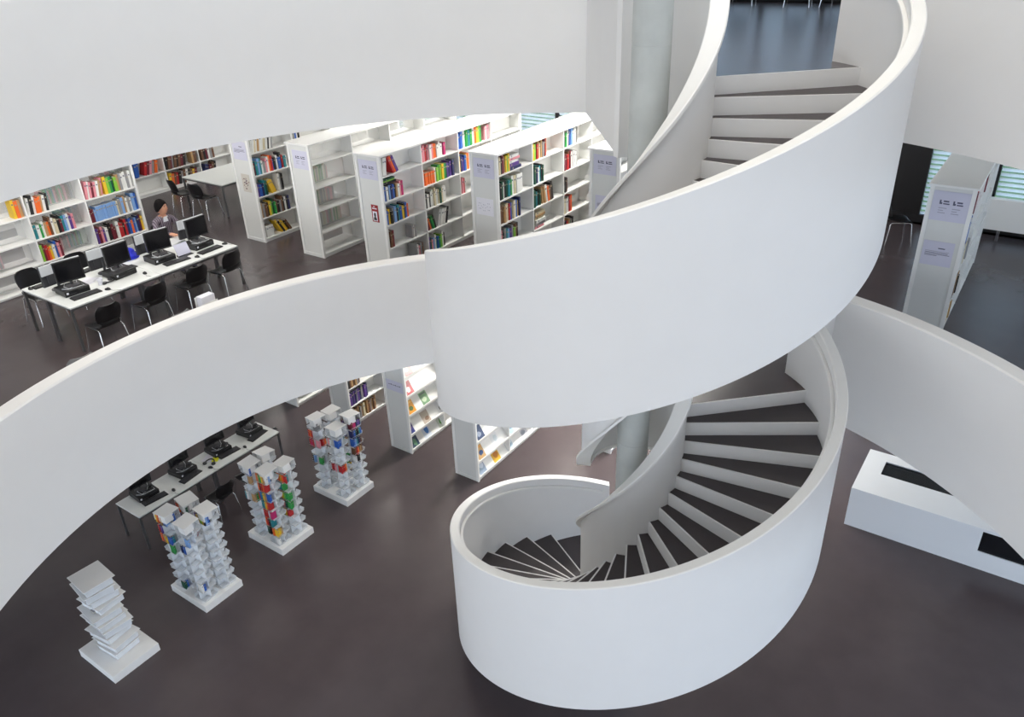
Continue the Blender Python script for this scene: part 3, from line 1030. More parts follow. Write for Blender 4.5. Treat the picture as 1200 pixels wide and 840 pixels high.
MAGS = [
    (0, 9.80, [(150, 166, 186), (196, 206, 220)], 'grey blue magazine in the bare-ended display case, bottom row'),
    (0, 10.28, [(226, 180, 62), (190, 120, 50)], 'yellow magazine in the bare-ended display case'),
    (0, 10.75, [(190, 205, 216), (120, 160, 190)], 'pale blue magazine in the bare-ended display case'),
    (0, 11.30, [(214, 214, 218), (160, 166, 176)], 'light grey magazine in the bare-ended display case'),
    (1, 9.80, [(196, 160, 110), (60, 80, 120), (214, 150, 60)], 'orange magazine with a dark picture in the bare-ended display case'),
    (1, 10.30, [(226, 228, 230), (200, 210, 216)], 'white magazine in the bare-ended display case, second row'),
    (1, 10.78, [(170, 198, 214), (90, 120, 150)], 'sky blue magazine in the bare-ended display case, second row'),
    (1, 11.28, [(60, 56, 90), (150, 140, 180)], 'dark purple magazine in the bare-ended display case, second row'),
    (2, 9.80, [(64, 80, 112), (150, 160, 180)], 'steel blue magazine in the bare-ended display case, third row'),
    (2, 10.75, [(104, 44, 112), (170, 90, 170)], 'violet magazine in the bare-ended display case'),
    (2, 11.30, [(206, 190, 170), (130, 100, 80)], 'beige magazine with brown picture in the bare-ended display case'),
]
for k, y, cols, lab in MAGS:
    magazine(xc, y, ml[k], cols, lab, 0.22, 0.28)
# folders filling the ground-floor bookcase behind the towers
XG = -11.92+WB
BAYS[round(XG, 2)] = (9.80, 1.07)
XG = round(XG, 2)
WG = 'the ground floor bookcase behind the towers'
for k, y, c in ((0, 9.86, 'TTBTsTc'), (0, 10.30, 'TBsTBT'), (1, 9.86, 'pnpnspns'), (1, 10.3, 'pn'), (2, 9.86, 'kBTBTsB'), (3, 9.86, 'kwTBT')):
    run(XG, y, LEV[k], c, WG, k, 0.26, 0.31, 0.035, 0.05)

# ================================================================== desks
def mk_desk(label, x0, x1, y0, y1, zf, h=0.73):
    t = thing('desk', label, 'desk', ((x0+x1)/2, (y0+y1)/2, zf))
    a, b = (x1-x0)/2-0.002, (y1-y0)/2-0.002
    q = MB()
    q.bbox(-a, a, -b, b, h-0.024, h, 0.003)
    q.build('tabletop', M_desk, t)
    q = MB()
    for s in (-1, 1):
        q.box(-a+0.04, a-0.04, s*(b-0.03)-0.012, s*(b-0.03)+0.012, h-0.065, h-0.025)
    q.box(-a+0.02, -a+0.045, -b+0.04, b-0.04, h-0.065, h-0.025)
    q.box(a-0.045, a-0.02, -b+0.04, b-0.04, h-0.065, h-0.025)
    fr = q.build('frame', M_steel, t)
    for sx in (-1, 1):
        for sy in (-1, 1):
            put('leg', me_box('leg', (0.036, 0.036, h-0.025), M_steel), t, (sx*(a-0.02)-0.018, sy*(b-0.02)-0.018, 0))
    return t


DX0, DXM, DX1 = -12.96, -12.245, -11.53
mk_desk('white desk under the computers nearest the balustrade corner, aisle side', DXM, DX1, 4.95, 6.475, F1)
mk_desk('white desk on the aisle side, in front of the seated person', DXM, DX1, 6.475, 8.0, F1)
mk_desk('white desk on the bookcase side with the two abandoned workplaces', DX0, DXM, 4.95, 6.475, F1)
mk_desk('white desk at which the person sits', DX0, DXM, 6.475, 8.0, F1)
GX0, GX1 = -12.36, -11.64
mk_desk('white ground floor desk behind the leaning tower of booklets', GX0, GX1, 5.0, 6.565, 0)
mk_desk('white ground floor desk with the yellow note', GX0, GX1, 6.565, 8.13, 0)
mk_desk('white reading table beyond the scribbled-poster bookcase', -16.47, -15.03, 10.34, 12.4, F1)

# ================================================================== chairs
def mk_chair(label, shell=None):
    t = thing('chair', label, 'chair')
    sm = shell or M_shell

    def seat(u, v):
        x = (u-0.5)
        y = 0.21-0.42*v
        w = 0.43*(0.80+0.20*math.sin(PI*min(max(v*0.9+0.08, 0), 1)))
        z = 0.452+0.035*(2*x)**2*(0.4+0.6*v)-0.03*max(0, (0.14-v)/0.14)**2+0.03*max(0, (v-0.8)/0.2)**2
        return (x*w, y, z)

    def back(u, v):
        x = (u-0.5)
        w = 0.40*(0.78+0.22*math.sin(PI*(0.15+0.75*v)))*(1-0.25*max(0, (v-0.75)/0.25)**2)
        return (x*w, -0.235-0.075*v+0.05*(2*x)**2, 0.56+0.27*v)

    def waist(u, v):
        x = (u-0.5)
        w = 0.34+0.0*v-0.06*math.sin(PI*v)
        return (x*w, -0.205-0.035*v-0.02*math.sin(PI*v)+0.03*(2*x)**2, 0.475+0.09*v)
    q = MB(); q.sheet(seat, 10, 10, 0.012); q.build('seat', sm, t)
    q = MB(); q.sheet(back, 10, 8, 0.012); q.build('backrest', sm, t)
    q = MB(); q.sheet(waist, 8, 4, 0.012); q.build('back_spine', sm, t)
    for sx in (-1, 1):
        for sy in (1, -1):
            q = MB()
            q.tube([(sx*0.225, sy*0.235, 0), (sx*0.19, sy*0.185, 0.41), (sx*0.183, sy*0.165, 0.432), (sx*0.18, sy*0.13, 0.438)], 0.011, 8)
            q.build('leg', M_chrome, t)
    q = MB()
    for sx in (-1, 1):
        q.tube([(sx*0.18, 0.13, 0.438), (sx*0.18, -0.13, 0.438)], 0.011, 8)
    q.tube([(-0.18, 0.05, 0.436), (0.18, 0.05, 0.436)], 0.009, 8)
    q.build('seat_rail', M_chrome, t)
    return t


ch0 = mk_chair('black shell chair at the desk corner nearest the balustrade')
ch0.location = (-11.22, 5.22, F1)
ch0.rotation_euler = (0, 0, R(90))
gU = 'black chairs around the middle floor desks'
ch0['group'] = gU
for x, y, a, lab in ((-11.30, 6.04, 94, 'black shell chair before the monitor with the headset'),
                     (-11.36, 6.86, 88, 'black shell chair tucked in front of the white paper stand'),
                     (-11.42, 7.56, 96, 'black shell chair at the desk end facing the bookcases'),
                     (-13.22, 5.30, -88, 'black shell chair on the bookcase side of the corner desk'),
                     (-13.24, 6.10, -94, 'black shell chair on the bookcase side, next to the blue bag'),
                     (-13.36, 7.84, -90, 'black shell chair under the seated person')):
    clone(ch0, (x, y, F1), R(a), lab, gU)
clone(ch0, (-15.45, 10.14, F1), R(10), 'black chair at the end of the reading table', 'chairs at the reading table')
clone(ch0, (-14.78, 10.95, F1), R(84), 'black chair at the side of the reading table beside the poster bookcase', 'chairs at the reading table')
clone(ch0, (-16.15, 10.10, F1), R(-8), 'black chair at the far corner of the reading table', 'chairs at the reading table')
clone(ch0, (-2.22, 15.70, F1), R(-62), 'chair alone by the dark window leaf', 'chairs by the windows')
clone(ch0, (-11.32, 6.36, 0), R(92), 'black chair at the ground floor desks, between the two towers', 'chairs at the ground floor desks')
clone(ch0, (-11.34, 7.05, 0), R(88), 'black chair at the ground floor desk with the yellow note', 'chairs at the ground floor desks')
clone(ch0, (-11.30, 5.50, 0), R(95), 'black chair at the ground floor desk, behind the leaning booklet tower', 'chairs at the ground floor desks')
clone(ch0, (-4.72, 16.15, F2), R(10), 'chair by the uppermost floor window, one of a close pair', 'chairs on the uppermost floor')
clone(ch0, (-4.02, 16.2, F2), R(-12), 'chair by the uppermost floor window, one of a close pair', 'chairs on the uppermost floor')
clone(ch0, (-5.8, 16.2, F2), R(10), 'chair by the uppermost floor window, standing apart from the pair', 'chairs on the uppermost floor')
gc = mk_chair('grey shell chair with its back to the middle floor balustrade, near the corner desk', M_greysh)
gc.location = (-9.97, 4.15, F1)
gc.rotation_euler = (0, 0, R(82))
clone(gc, (-10.02, 5.58, F1), R(96), 'grey shell chair with its back to the balustrade beside the white leaflet holder')
lh = thing('leaflet_holder', 'white leaflet holder behind the middle floor balustrade rail', 'holder', (-9.70, 6.02, F1))
q = MB()
q.box(-0.10, 0.10, -0.14, 0.14, 0, 0.03); q.box(-0.02, 0.02, -0.02, 0.02, 0.03, 0.72)
q.build('stand', M_case, lh)
q = MB()
q.box(-0.085, 0.085, -0.13, 0.13, 0.72, 0.735); q.box(-0.085, -0.075, -0.13, 0.13, 0.735, 0.93); q.box(0.075, 0.085, -0.13, 0.13, 0.735, 0.86)
q.build('tray', M_case, lh)
q = MB()
q.box(-0.06, 0.06, -0.11, 0.11, 0.735, 0.95)
q.build('leaflets', M_paper, lh)

# ================================================================== computers
def mk_monitor(label):
    t = thing('monitor', label, 'monitor')             # screen faces +y
    q = MB()
    q.bbox(-0.205, 0.205, -0.020, 0.018, 0.085, 0.42, 0.004)
    q.box(-0.13, 0.13, -0.05, -0.022, 0.12, 0.26)
    q.build('housing', M_dgrey, t)
    q = MB()
    q.prism([(-0.205, -0.046), (0.205, -0.046), (0.205, -0.020), (-0.205, -0.020)], 0.27, 0.425)
    q.build('back_cover', M_grey, t)
    q = MB()
    for x0, x1, z0, z1 in ((-0.206, 0.206, 0.403, 0.421), (-0.206, 0.206, 0.084, 0.106), (-0.206, -0.188, 0.106, 0.403), (0.188, 0.206, 0.106, 0.403)):
        q.box(x0, x1, 0.014, 0.024, z0, z1)
    q.build('bezel', M_black, t)
    q = MB()
    q.box(-0.188, 0.188, 0.014, 0.019, 0.106, 0.403)
    q.build('screen', M_screen, t)
    q = MB()
    q.tube([(0, -0.05, 0.02), (0, -0.05, 0.24)], 0.022, 10)
    q.lathe([(0, 0), (0.11, 0), (0.11, 0.008), (0.03, 0.022), (0, 0.022)], 20, 0, (0, -0.03, 0))
    q.build('stand', M_dgrey, t)
    return t


def mk_pc(label):
    t = thing('desktop_computer', label, 'computer')
    q = MB()
    q.bbox(-0.19, 0.19, -0.18, 0.18, 0.006, 0.10, 0.006)
    q.build('case', M_black, t)
    q = MB()
    q.box(-0.17, -0.02, 0.18, 0.184, 0.065, 0.082); q.box(0.02, 0.15, 0.18, 0.184, 0.03, 0.04)
    q.build('drive_slot', M_dgrey, t)
    q = MB()
    q.box(0.135, 0.165, 0.18, 0.184, 0.045, 0.075)
    q.build('badge', M_paper, t)
    for k, m_ in ((0, M_grey), (1, M_dgrey), (2, M_grey)):    # loose leads over the top
        q = MB()
        q.tube([(-0.16+0.09*k, -0.18, 0.104), (-0.10+0.10*k, -0.02, 0.108), (-0.02+0.05*k, 0.07+0.03*k, 0.104), (0.10-0.12*k, 0.12+0.01*k, 0.104), (0.16-0.15*k, 0.04, 0.104)], 0.005, 6)
        q.build('cable', m_, t)
    for sx in (-1, 1):
        for sy in (-1, 1):
            put('foot', me_box('foot', (0.03, 0.03, 0.006), M_black), t, (sx*0.16-0.015, sy*0.15-0.015, 0))
    return t


def mk_kb(label):
    t = thing('keyboard', label, 'keyboard')
    q = MB()
    q.bbox(-0.22, 0.22, -0.075, 0.075, 0, 0.018, 0.005)
    q.build('case', M_black, t)
    q = MB()
    for r in range(5):
        for c in range(17):
            q.box(-0.208+c*0.0245, -0.187+c*0.0245, -0.066+r*0.026, -0.044+r*0.026, 0.018, 0.024)
    k = q.build('keys', M_dgrey, t)
    k['kind'] = 'stuff'
    return t


def mk_mouse(label):
    t = thing('computer_mouse', label, 'mouse')
    q = MB()
    rows = []
    for i in range(7):
        v = i/6*PI/2
        rows.append([(0.031*math.cos(v)*math.cos(2*PI*j/14), 0.055*math.cos(v)*math.sin(2*PI*j/14), 0.036*math.sin(v)*(1+0.2*math.sin(2*PI*j/14))) for j in range(15)])
    q.grid(rows, 0, True)
    q.build('shell', M_black, t)
    q = MB()
    q.tube([(0, 0.05, 0.006), (0.02, 0.12, 0.004), (-0.03, 0.22, 0.004)], 0.0025, 6)
    q.build('cable', M_black, t)
    return t


A90, B90 = R(-90), R(90)                    # screens to +x (aisle) / to -x (bookcases)
mon0 = mk_monitor('x'); pc0 = mk_pc('x'); kb0 = mk_kb('x'); ms0 = mk_mouse('x')
first = {id(mon0): 1, id(pc0): 1, id(kb0): 1, id(ms0): 1}


def place(root, loc, rz, label, group):
    if first.pop(id(root), None):
        root.location = loc
        root.rotation_euler = (0, 0, rz)
        root['label'] = label
        root['group'] = group
        return root
    return clone(root, loc, rz, label, group)


TT = F1+0.73
gm = 'computers on the middle floor desks'
who = ('at the desk corner nearest the balustrade', 'behind the cup and headset', 'next to the white paper stand', 'in front of the seated person')
for k, (y, a) in enumerate(((5.33, -4), (6.12, 3), (6.86, -3), (7.62, 4))):
    place(pc0, (-12.12, y, TT), A90+R(a), 'black flat desktop computer under the monitor '+who[k], gm)
    place(mon0, (-12.10, y+0.02, TT+0.1), A90+R(a*1.5-4), 'black screen facing the aisle, '+who[k], gm)
for x, y, a, w in ((-11.80, 5.36, -3, who[0]), (-11.98, 6.12, 4, who[1]), (-11.80, 6.96, -5, who[2]), (-11.77, 7.60, 3, who[3])):
    zk = 0.1 if y == 6.12 else 0
    place(kb0, (x, y, TT+zk+0.001), A90+R(a), 'black keyboard '+w, gm)
for x, y, a, w in ((-11.71, 5.66, 20, who[0]), (-11.80, 6.36, -15, who[1]), (-11.68, 7.27, 10, who[2]), (-11.80, 7.93, 25, 'at the free desk end')):
    place(ms0, (x, y, TT), A90+R(a), 'black computer mouse '+w, gm)
who2 = ('at the corner desk', 'next to the blue bag', 'beside the seated person', 'right before the seated person')
for k, (y, a) in enumerate(((5.28, 3), (6.05, -4), (6.88, 2), (7.72, -6))):
    place(mon0, (-12.46, y, TT), B90+R(a), 'monitor turned to the bookcases, pale back showing, '+who2[k], gm)
place(kb0, (-12.80, 5.28, TT), B90, 'black keyboard on the bookcase side of the corner desk', gm)
place(ms0, (-12.82, 5.03, TT), B90, 'black computer mouse on the bookcase side of the corner desk', gm)
place(kb0, (-12.78, 6.02, TT), B90+R(5), 'black keyboard on the bookcase side next to the blue bag', gm)
place(kb0, (-12.78, 7.06, TT), B90-R(5), 'black keyboard between the blue bag and the seated person', gm)
gg = 'computers on the ground floor desks'
who3 = ('behind the tower nearest the desk corner', 'beside the loose headphones', 'by the yellow note', 'at the desk end towards the bookcases')
for k, y in enumerate((5.44, 6.24, 7.04, 7.80)):
    a = (-4, 5, -3, 6)[k]
    place(pc0, (-12.14, y, 0.73), A90+R(a), 'black desktop computer on the ground floor desk '+who3[k], gg)
    place(mon0, (-12.20, y, 0.83), A90+R(a), 'black monitor on a ground floor computer '+who3[k], gg)
    place(kb0, ((-11.86, -11.88, -11.90, -11.90)[k], y+(0.02, -0.02, 0.06, 0.0)[k], 0.731), A90+R(a*1.5), 'black keyboard on the ground floor desk '+who3[k], gg)
    place(ms0, (-11.80, y+0.36, 0.73), A90+R(a*3), 'black computer mouse on the ground floor desk '+who3[k], gg)


def headphones(loc, rz, label):
    t = thing('headphones', label, 'headphones', loc, rz)
    q = MB()
    q.tube([(0.085*math.cos(PI*k/12), 0.02+0.10*math.sin(PI*k/12), 0.02+0.012*math.sin(PI*k/12)) for k in range(13)], 0.012, 8)
    q.build('headband', M_black, t)
    for s in (-1, 1):
        q = MB()
        q.lathe([(0, 0), (0.036, 0), (0.04, 0.012), (0.036, 0.03), (0, 0.034)], 16, 0, (s*0.085, 0.0, 0))
        q.build('ear_cup', M_dgrey, t)
    return t


headphones((-12.02, 5.84, TT), R(-60), 'black headset lying beside the cup')
headphones((-12.12, 5.50, 0.836), R(-70), 'black headphones on the computer behind the nearest tower')
headphones((-12.10, 6.30, 0.836), R(-90), 'black headphones on the second ground floor computer')
headphones((-12.08, 7.10, 0.836), R(-110), 'black headphones on the computer by the yellow note')
headphones((-12.10, 7.86, 0.836), R(-80), 'black headphones on the computer at the bookcase end')
headphones((-11.92, 6.66, 0.732), R(30), 'black headphones lying loose on the ground floor desk')

cup = thing('cup', 'white cup standing between the first two monitors', 'cup', (-12.00, 5.72, TT))
q = MB()
q.lathe([(0, 0), (0.032, 0), (0.042, 0.10), (0.038, 0.10), (0.029, 0.008), (0, 0.008)], 20)
q.build('bowl', M_paper, cup)
q = MB()
q.tube([(0.037+0.028*math.sin(PI*k/8), 0, 0.03+0.05*k/8) for k in range(9)], 0.005, 6)
q.build('handle', M_paper, cup)


def sheetpile(loc, rz, label, n=3, w=0.21, h=0.30, m=None, cat='papers'):
    t = thing('paper_sheets', label, cat, loc, rz)
    rr = random.Random(int(loc[1]*100))
    for k in range(n):
        q = MB()
        q.box(-w/2, w/2, -h/2, h/2, 0, 0.0015)
        q.build('sheet', m or M_paper, t, (rr.uniform(-.02, .02), rr.uniform(-.02, .02), k*0.0016), (0, 0, rr.uniform(-.12, .12)))
    return t


sheetpile((-12.32, 5.70, TT), 0.4, 'white papers under the cables behind the cup', 4)
sheetpile((-12.55, 6.30, TT), 0.2, 'white papers on the desk near the blue bag', 2)
sheetpile((-12.08, 6.80, 0.73), 0.5, 'white papers beside the yellow note', 4)
sheetpile((-11.93, 6.80, 0.738), 0.8, 'bright yellow note on the ground floor desk', 1, 0.12, 0.15, mat('note_yellow', rgb(232, 232, 40), 0.6, var=0.03), 'note')
# paper stand and open laptop by the seated person
ps = thing('paper_stand', 'tilted white paper stand between the two monitors', 'paper stand', (-11.98, 7.22, TT), A90)
q = MB()
q.box(-0.13, 0.13, -0.01, 0.10, 0, 0.01); q.box(-0.13, 0.13, -0.01, 0.0, 0.01, 0.03)
q.build('base', M_black, ps)
q = MB()
q.box(-0.125, 0.125, -0.003, 0.003, 0, 0.20)
q.build('sheet', M_sign, ps, (0, 0.03, 0.015), (R(24), 0, 0))
lp = thing('laptop', 'closed light laptop in front of the seated person', 'laptop', (-12.66, 7.50, TT), B90+0.2)
q = MB()
q.bbox(-0.16, 0.16, -0.115, 0.115, 0, 0.018, 0.003)
q.build('base', M_grey, lp)
q = MB()
q.box(-0.14, 0.14, -0.09, 0.03, 0.018, 0.020)
q.build('keys', M_dgrey, lp)
q = MB()
q.bbox(-0.16, 0.16, -0.115, 0.115, 0.021, 0.030, 0.003)
q.build('lid', M_grey, lp)
q = MB()
bag = thing('bag', 'bright blue cloth bag slumped on the desk beside the person', 'bag', (-12.72, 6.62, TT), 0.4)
q = MB()
rows = []
for i in range(9):
    v = i/8
    rr_ = 0.17*math.sqrt(max(0, 1-v**1.6))+0.004
    rows.append([(rr_*math.cos(u)*(1+0.12*math.sin(3*u+i)), rr_*1.15*math.sin(u)*(1+0.1*math.sin(2*u-i)), 0.17*v*(1+0.12*math.sin(u*2))) for u in [2*PI*j/18 for j in range(19)]])
q.grid(rows, 0, True)
q.face([p for p in rows[0][:-1]][::-1])
q.build('body', mat('bag_blue', rgb(36, 48, 214), 0.6, var=0.12, scale=14), bag)
q = MB()
q.tube([(0.06*math.cos(PI*k/10), 0.03, 0.14+0.07*math.sin(PI*k/10)) for k in range(11)], 0.008, 8)
q.build('strap', mat('bag_blue_dark', rgb(26, 34, 150), 0.6, var=0.1), bag)

# ================================================================== display towers
M_tower = mat('tower_base_white', (0.80, 0.80, 0.79, 1), 0.45, var=0.02)


def tray_mesh():
    q = MB()
    w = 0.125
    q.box(-w, w, -w, w, 0, 0.006)
    q.box(-0.004, 0.004, -w, w, 0.006, 0.165); q.box(-w, w, -0.004, 0.004, 0.006, 0.165)    # cross of dividing panes
    for sx, sy in ((1, 0), (-1, 0), (0, 1), (0, -1)):                                       # flared lips
        n = Vector((sx, sy, 0)); tt = Vector((-sy, sx, 0))
        for s0, s1 in ((-0.93, -0.07), (0.07, 0.93)):
            a = n*w+tt*w*s0; b = n*w+tt*w*s1
            up = n*0.030+Vector((0, 0, 0.05))
            q.face([a, b, b+up, a+up]); q.face([a+up-n*0.004, b+up-n*0.004, b-n*0.004, a-n*0.004])
    return q.mesh('tray', M_acryl)


ME_tray = tray_mesh()
q = MB(); q.box(-0.15, 0.15, -0.15, 0.15, -0.006, 0.0)
ME_roof = MB()
ME_roof.prism([(-0.14, -0.14), (0.14, -0.14), (0.14, 0.14), (-0.14, 0.14)], 0, 0.008)
for x0, x1, y0, y1 in ((-0.135, -0.129, -0.135, 0.135), (0.129, 0.135, -0.135, 0.02), (-0.129, 0.129, 0.129, 0.135), (-0.02, 0.129, -0.135, -0.129)):
    ME_roof.box(x0, x1, y0, y1, -0.13, 0)
ME_roof = ME_roof.mesh('roof', M_tower)


def booklet(x, y, z_, code, face, lab, grp, t=0.03, h=0.13, d=0.10):
    """face: direction of the spine (0=+x, 1=+y, 2=-x, 3=-y)"""
    o = put('booklet', book_mesh(code), None, (x, y, z_), (0, 0, face*PI/2), (d, t, h))
    tag(o, lab, 'booklet', grp)


def tower(label, cx, cy, heights, fill, seed):
    t = thing('display_tower', label, 'display stand', (cx, cy, 0))
    q = MB()
    q.bbox(-0.455, 0.455, -0.36, 0.36, 0, 0.13, 0.004)
    q.build('base', M_tower, t)
    rr = random.Random(seed)
    k = 0
    for (sx, sy), n in zip(((-1, -1), (1, -1), (1, 1), (-1, 1)), heights):
        ox, oy = sx*0.245+rr.uniform(-.02, .02), sy*0.18+rr.uniform(-.015, .015)
        rz = rr.uniform(-0.10, 0.10)
        for j in range(n):
            put('tray', ME_tray, t, (ox, oy, 0.131+j*0.188), (0, 0, rz))
        r = put('roof', ME_roof, t, (ox, oy, 0.131+n*0.188+rr.uniform(-0.02, 0.10)), (R(rr.uniform(-7, 7)), R(rr.uniform(-7, 7)), rz+rr.uniform(-.12, .12)))
        for j in range(n):
            for fc in (0, 3):
                codes = fill.get((k, n-1-j, fc))
                if not codes:
                    continue
                u = -0.118
                for c in codes:
                    tk = rr.uniform(0.026, 0.042)
                    if c != ' ':
                        if fc == 0:
                            px, py = cx+ox+0.135, cy+oy+u
                        else:
                            px, py = cx+ox+u, cy+oy-0.135
                        booklet(px, py, 0.138+j*0.188, c, fc, '%s booklet in the %s tower, %s column' % (BC[c][0], NAME[0], ('desk-side', 'aisle-side', 'bookcase-side', 'rear')[k]),
                                'booklets in the %s tower' % NAME[0], tk, rr.uniform(0.145, 0.17))
                    u += tk+0.002
                    if abs(u) < 0.016 or (u < 0.008 and u+0.03 > -0.006):
                        u = 0.008
                    if u > 0.10:
                        break
        k += 1
    return t


NAME = ['half-empty']
# fill[(column, level from the top, face)]: columns 0 left corner, 1 front corner, 2 right corner, 3 rear
tower('display tower of four acrylic columns, mostly empty, in front of the desks', -9.95, 4.975, (8, 8, 8, 8),
      {(0, 0, 3): 'yoT', (0, 0, 0): 'll b', (0, 1, 3): 'rRp', (0, 2, 3): 'orTy', (0, 2, 0): 'bt', (0, 3, 0): 'g', (1, 1, 0): 'l', (1, 2, 3): 'n b', (2, 0, 0): 'lb', (2, 0, 3): 'pyTayk',
       (3, 0, 3): 'roT', (3, 0, 0): 'Gs', (3, 1, 3): 'ypn', (3, 2, 3): 'pnB', (3, 1, 0): 'sT', (1, 6, 0): 'wb', (0, 7, 0): 'Gb', (3, 3, 0): 'pr'}, 1)
NAME[0] = 'well-filled'
tower('display tower of acrylic columns filled with red and orange booklets', -9.93, 6.545, (8, 8, 8, 8),
      {(0, 0, 0): 'b', (0, 1, 0): 'T', (0, 3, 3): 'tw', (0, 3, 0): 'Tgo', (1, 0, 3): 'oTgyT', (1, 0, 0): 'wl', (1, 1, 3): 'okror', (1, 2, 3): 'btyT', (1, 2, 0): 'b', (1, 3, 3): 'ttyor', (1, 4, 3): 'rrr m', (1, 5, 3): 'orkt',
       (1, 6, 3): 'Gko', (1, 6, 0): 'yyT', (1, 7, 0): 'w', (2, 0, 0): 'rtr', (2, 1, 3): 'Gooyo', (2, 1, 0): 'rt', (2, 2, 3): 'bttg', (2, 3, 3): 'rmyag', (2, 3, 0): 'gg', (2, 4, 3): 'pniG', (2, 4, 0): 'gg', (2, 5, 3): 'aTyr', (3, 0, 0): 'w'}, 2)
NAME[0] = 'blue and red'
tower('display tower of acrylic columns near the display cases with a full rear column', -9.93, 8.12, (8, 8, 8, 8),
      {(0, 0, 0): 'ssw', (0, 1, 3): 'ror', (0, 2, 3): 'rmr', (0, 2, 0): 'i ro', (0, 4, 0): 'gs', (0, 4, 3): 'kl', (1, 1, 0): 'bb', (1, 1, 3): 'iw', (1, 4, 0): 'rro', (1, 4, 3): 'r i', (2, 0, 0): 'RmmnpnGk', (2, 0, 3): 'Rpn',
       (2, 1, 0): 'nbGktb', (2, 1, 3): 'kn', (2, 2, 0): 'bltnB', (2, 3, 0): 'BroTB', (2, 4, 0): 'w k', (2, 2, 3): 'tT', (2, 4, 3): 'g', (2, 5, 3): 'gy'}, 3)

# the single stack of boards
t = thing('display_tower', 'single stack of slanting white boards and clear boxes on a white plinth', 'display stand', (-9.93, 3.39, 0))
q = MB()
q.bbox(-0.46, 0.46, -0.37, 0.37, 0, 0.14, 0.004)
q.build('base', M_tower, t)
rr = random.Random(5)
q = MB(); q.bbox(-0.255, 0.255, -0.225, 0.225, 0, 0.008, 0.002); ME_board = q.mesh('board', M_tower)
q = MB()
for x0, x1, y0, y1 in ((-0.215, 0.215, -0.19, -0.186), (-0.215, 0.215, 0.186, 0.19), (-0.215, -0.211, -0.186, 0.186), (0.211, 0.215, -0.186, 0.186)):
    q.box(x0, x1, y0, y1, 0, 0.125)
ME_clear = q.mesh('clear_box', M_acryl)
NLV = 10
for k in range(NLV):
    zz = 0.15+k*0.145
    ox, oy = rr.uniform(-0.045, 0.045), rr.uniform(-0.04, 0.04)
    rz = rr.uniform(-0.14, 0.14)
    put('clear_box', ME_clear, t, (ox, oy, zz), (0, 0, rz))
    put('board', ME_board, t, (ox, oy, zz+0.128), (0, 0, rz))
for k, (dx, dy, c) in enumerate(((-0.1, -0.08, 'k'), (0.08, 0.02, 's'), (0.05, -0.1, 'T'), (-0.06, -0.05, 'o'), (0.1, -0.06, 'n'), (0.0, -0.08, 's'), (0.1, 0.05, 'k'), (-0.08, -0.08, 'T'))):
    lv = (9, 9, 8, 7, 5, 6, 3, 2)[k]
    o = put('booklet', book_mesh(c), None, (-9.93+dx, 3.39+dy, 0.152+lv*0.145), (R(90), 0, R(90)*(k % 2)), (0.10, 0.03, 0.09))
    tag(o, '%s booklet lying in a clear box of the single board stack' % BC[c][0], 'booklet', 'booklets in the board stack')

# ================================================================== white desk monolith at the far right
t = thing('info_desk', 'low white monolithic desk with dark glass inlays', 'desk', (-1.58, 12.18, 0))
PX, PY, PH = 5.2, 1.36, 0.80
# the body is a shell with one opening in the top and one in the front
q = MB()
ty0, ty1, tx0, tx1 = 0.66, 1.10, 0.33, 3.4
fx0, fx1, fz0, fz1 = 2.03, 4.2, 0.35, 0.75
q.box(0, PX, PY-0.02, PY, 0, PH); q.box(0, 0.02, 0, PY-0.02, 0, PH); q.box(PX-0.02, PX, 0, PY-0.02, 0, PH)
for x0, x1, y0, y1 in ((0.02, PX-0.02, 0.0, ty0), (0.02, PX-0.02, ty1, PY-0.02), (0.02, tx0, ty0, ty1), (tx1, PX-0.02, ty0, ty1)):
    q.box(x0, x1, y0, y1, PH-0.02, PH)
for x0, x1, z0, z1 in ((0.02, fx0, 0, PH-0.02), (fx1, PX-0.02, 0, PH-0.02), (fx0, fx1, 0, fz0), (fx0, fx1, fz1, PH-0.02)):
    q.box(x0, x1, 0.0, 0.02, z0, z1)
q.build('body', mat('desk_lacquer', (0.80, 0.82, 0.84, 1), 0.35, var=0.01), t)
q = MB()
q.box(tx0, tx1, ty0, ty1, PH-0.05, PH-0.035)
q.build('top_glass', M_tint, t)
q = MB()
q.box(fx0, fx1, 0.035, 0.045, fz0, fz1)
q.build('front_glass', M_tint, t)
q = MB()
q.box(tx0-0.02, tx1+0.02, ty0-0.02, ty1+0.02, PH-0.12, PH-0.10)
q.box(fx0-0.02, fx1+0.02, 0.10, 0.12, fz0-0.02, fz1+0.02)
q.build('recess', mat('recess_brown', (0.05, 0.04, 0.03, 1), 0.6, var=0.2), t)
t = thing('radiator', 'low white radiator under the window blinds', 'radiator', (-0.95, 16.62, F1))
q = MB()
q.bbox(0, 3.0, 0, 0.14, 0.22, 0.80, 0.01)
q.build('body', M_case, t)
q = MB()
for k in range(30):
    q.box(0.05+k*0.1, 0.11+k*0.1, -0.004, 0.0, 0.27, 0.75)
q.build('fins', M_case, t)['kind'] = 'stuff'
for x in (0.3, 2.6):
    put('foot', me_box('foot', (0.05, 0.08, 0.22), M_steel), t, (x, 0.03, 0))

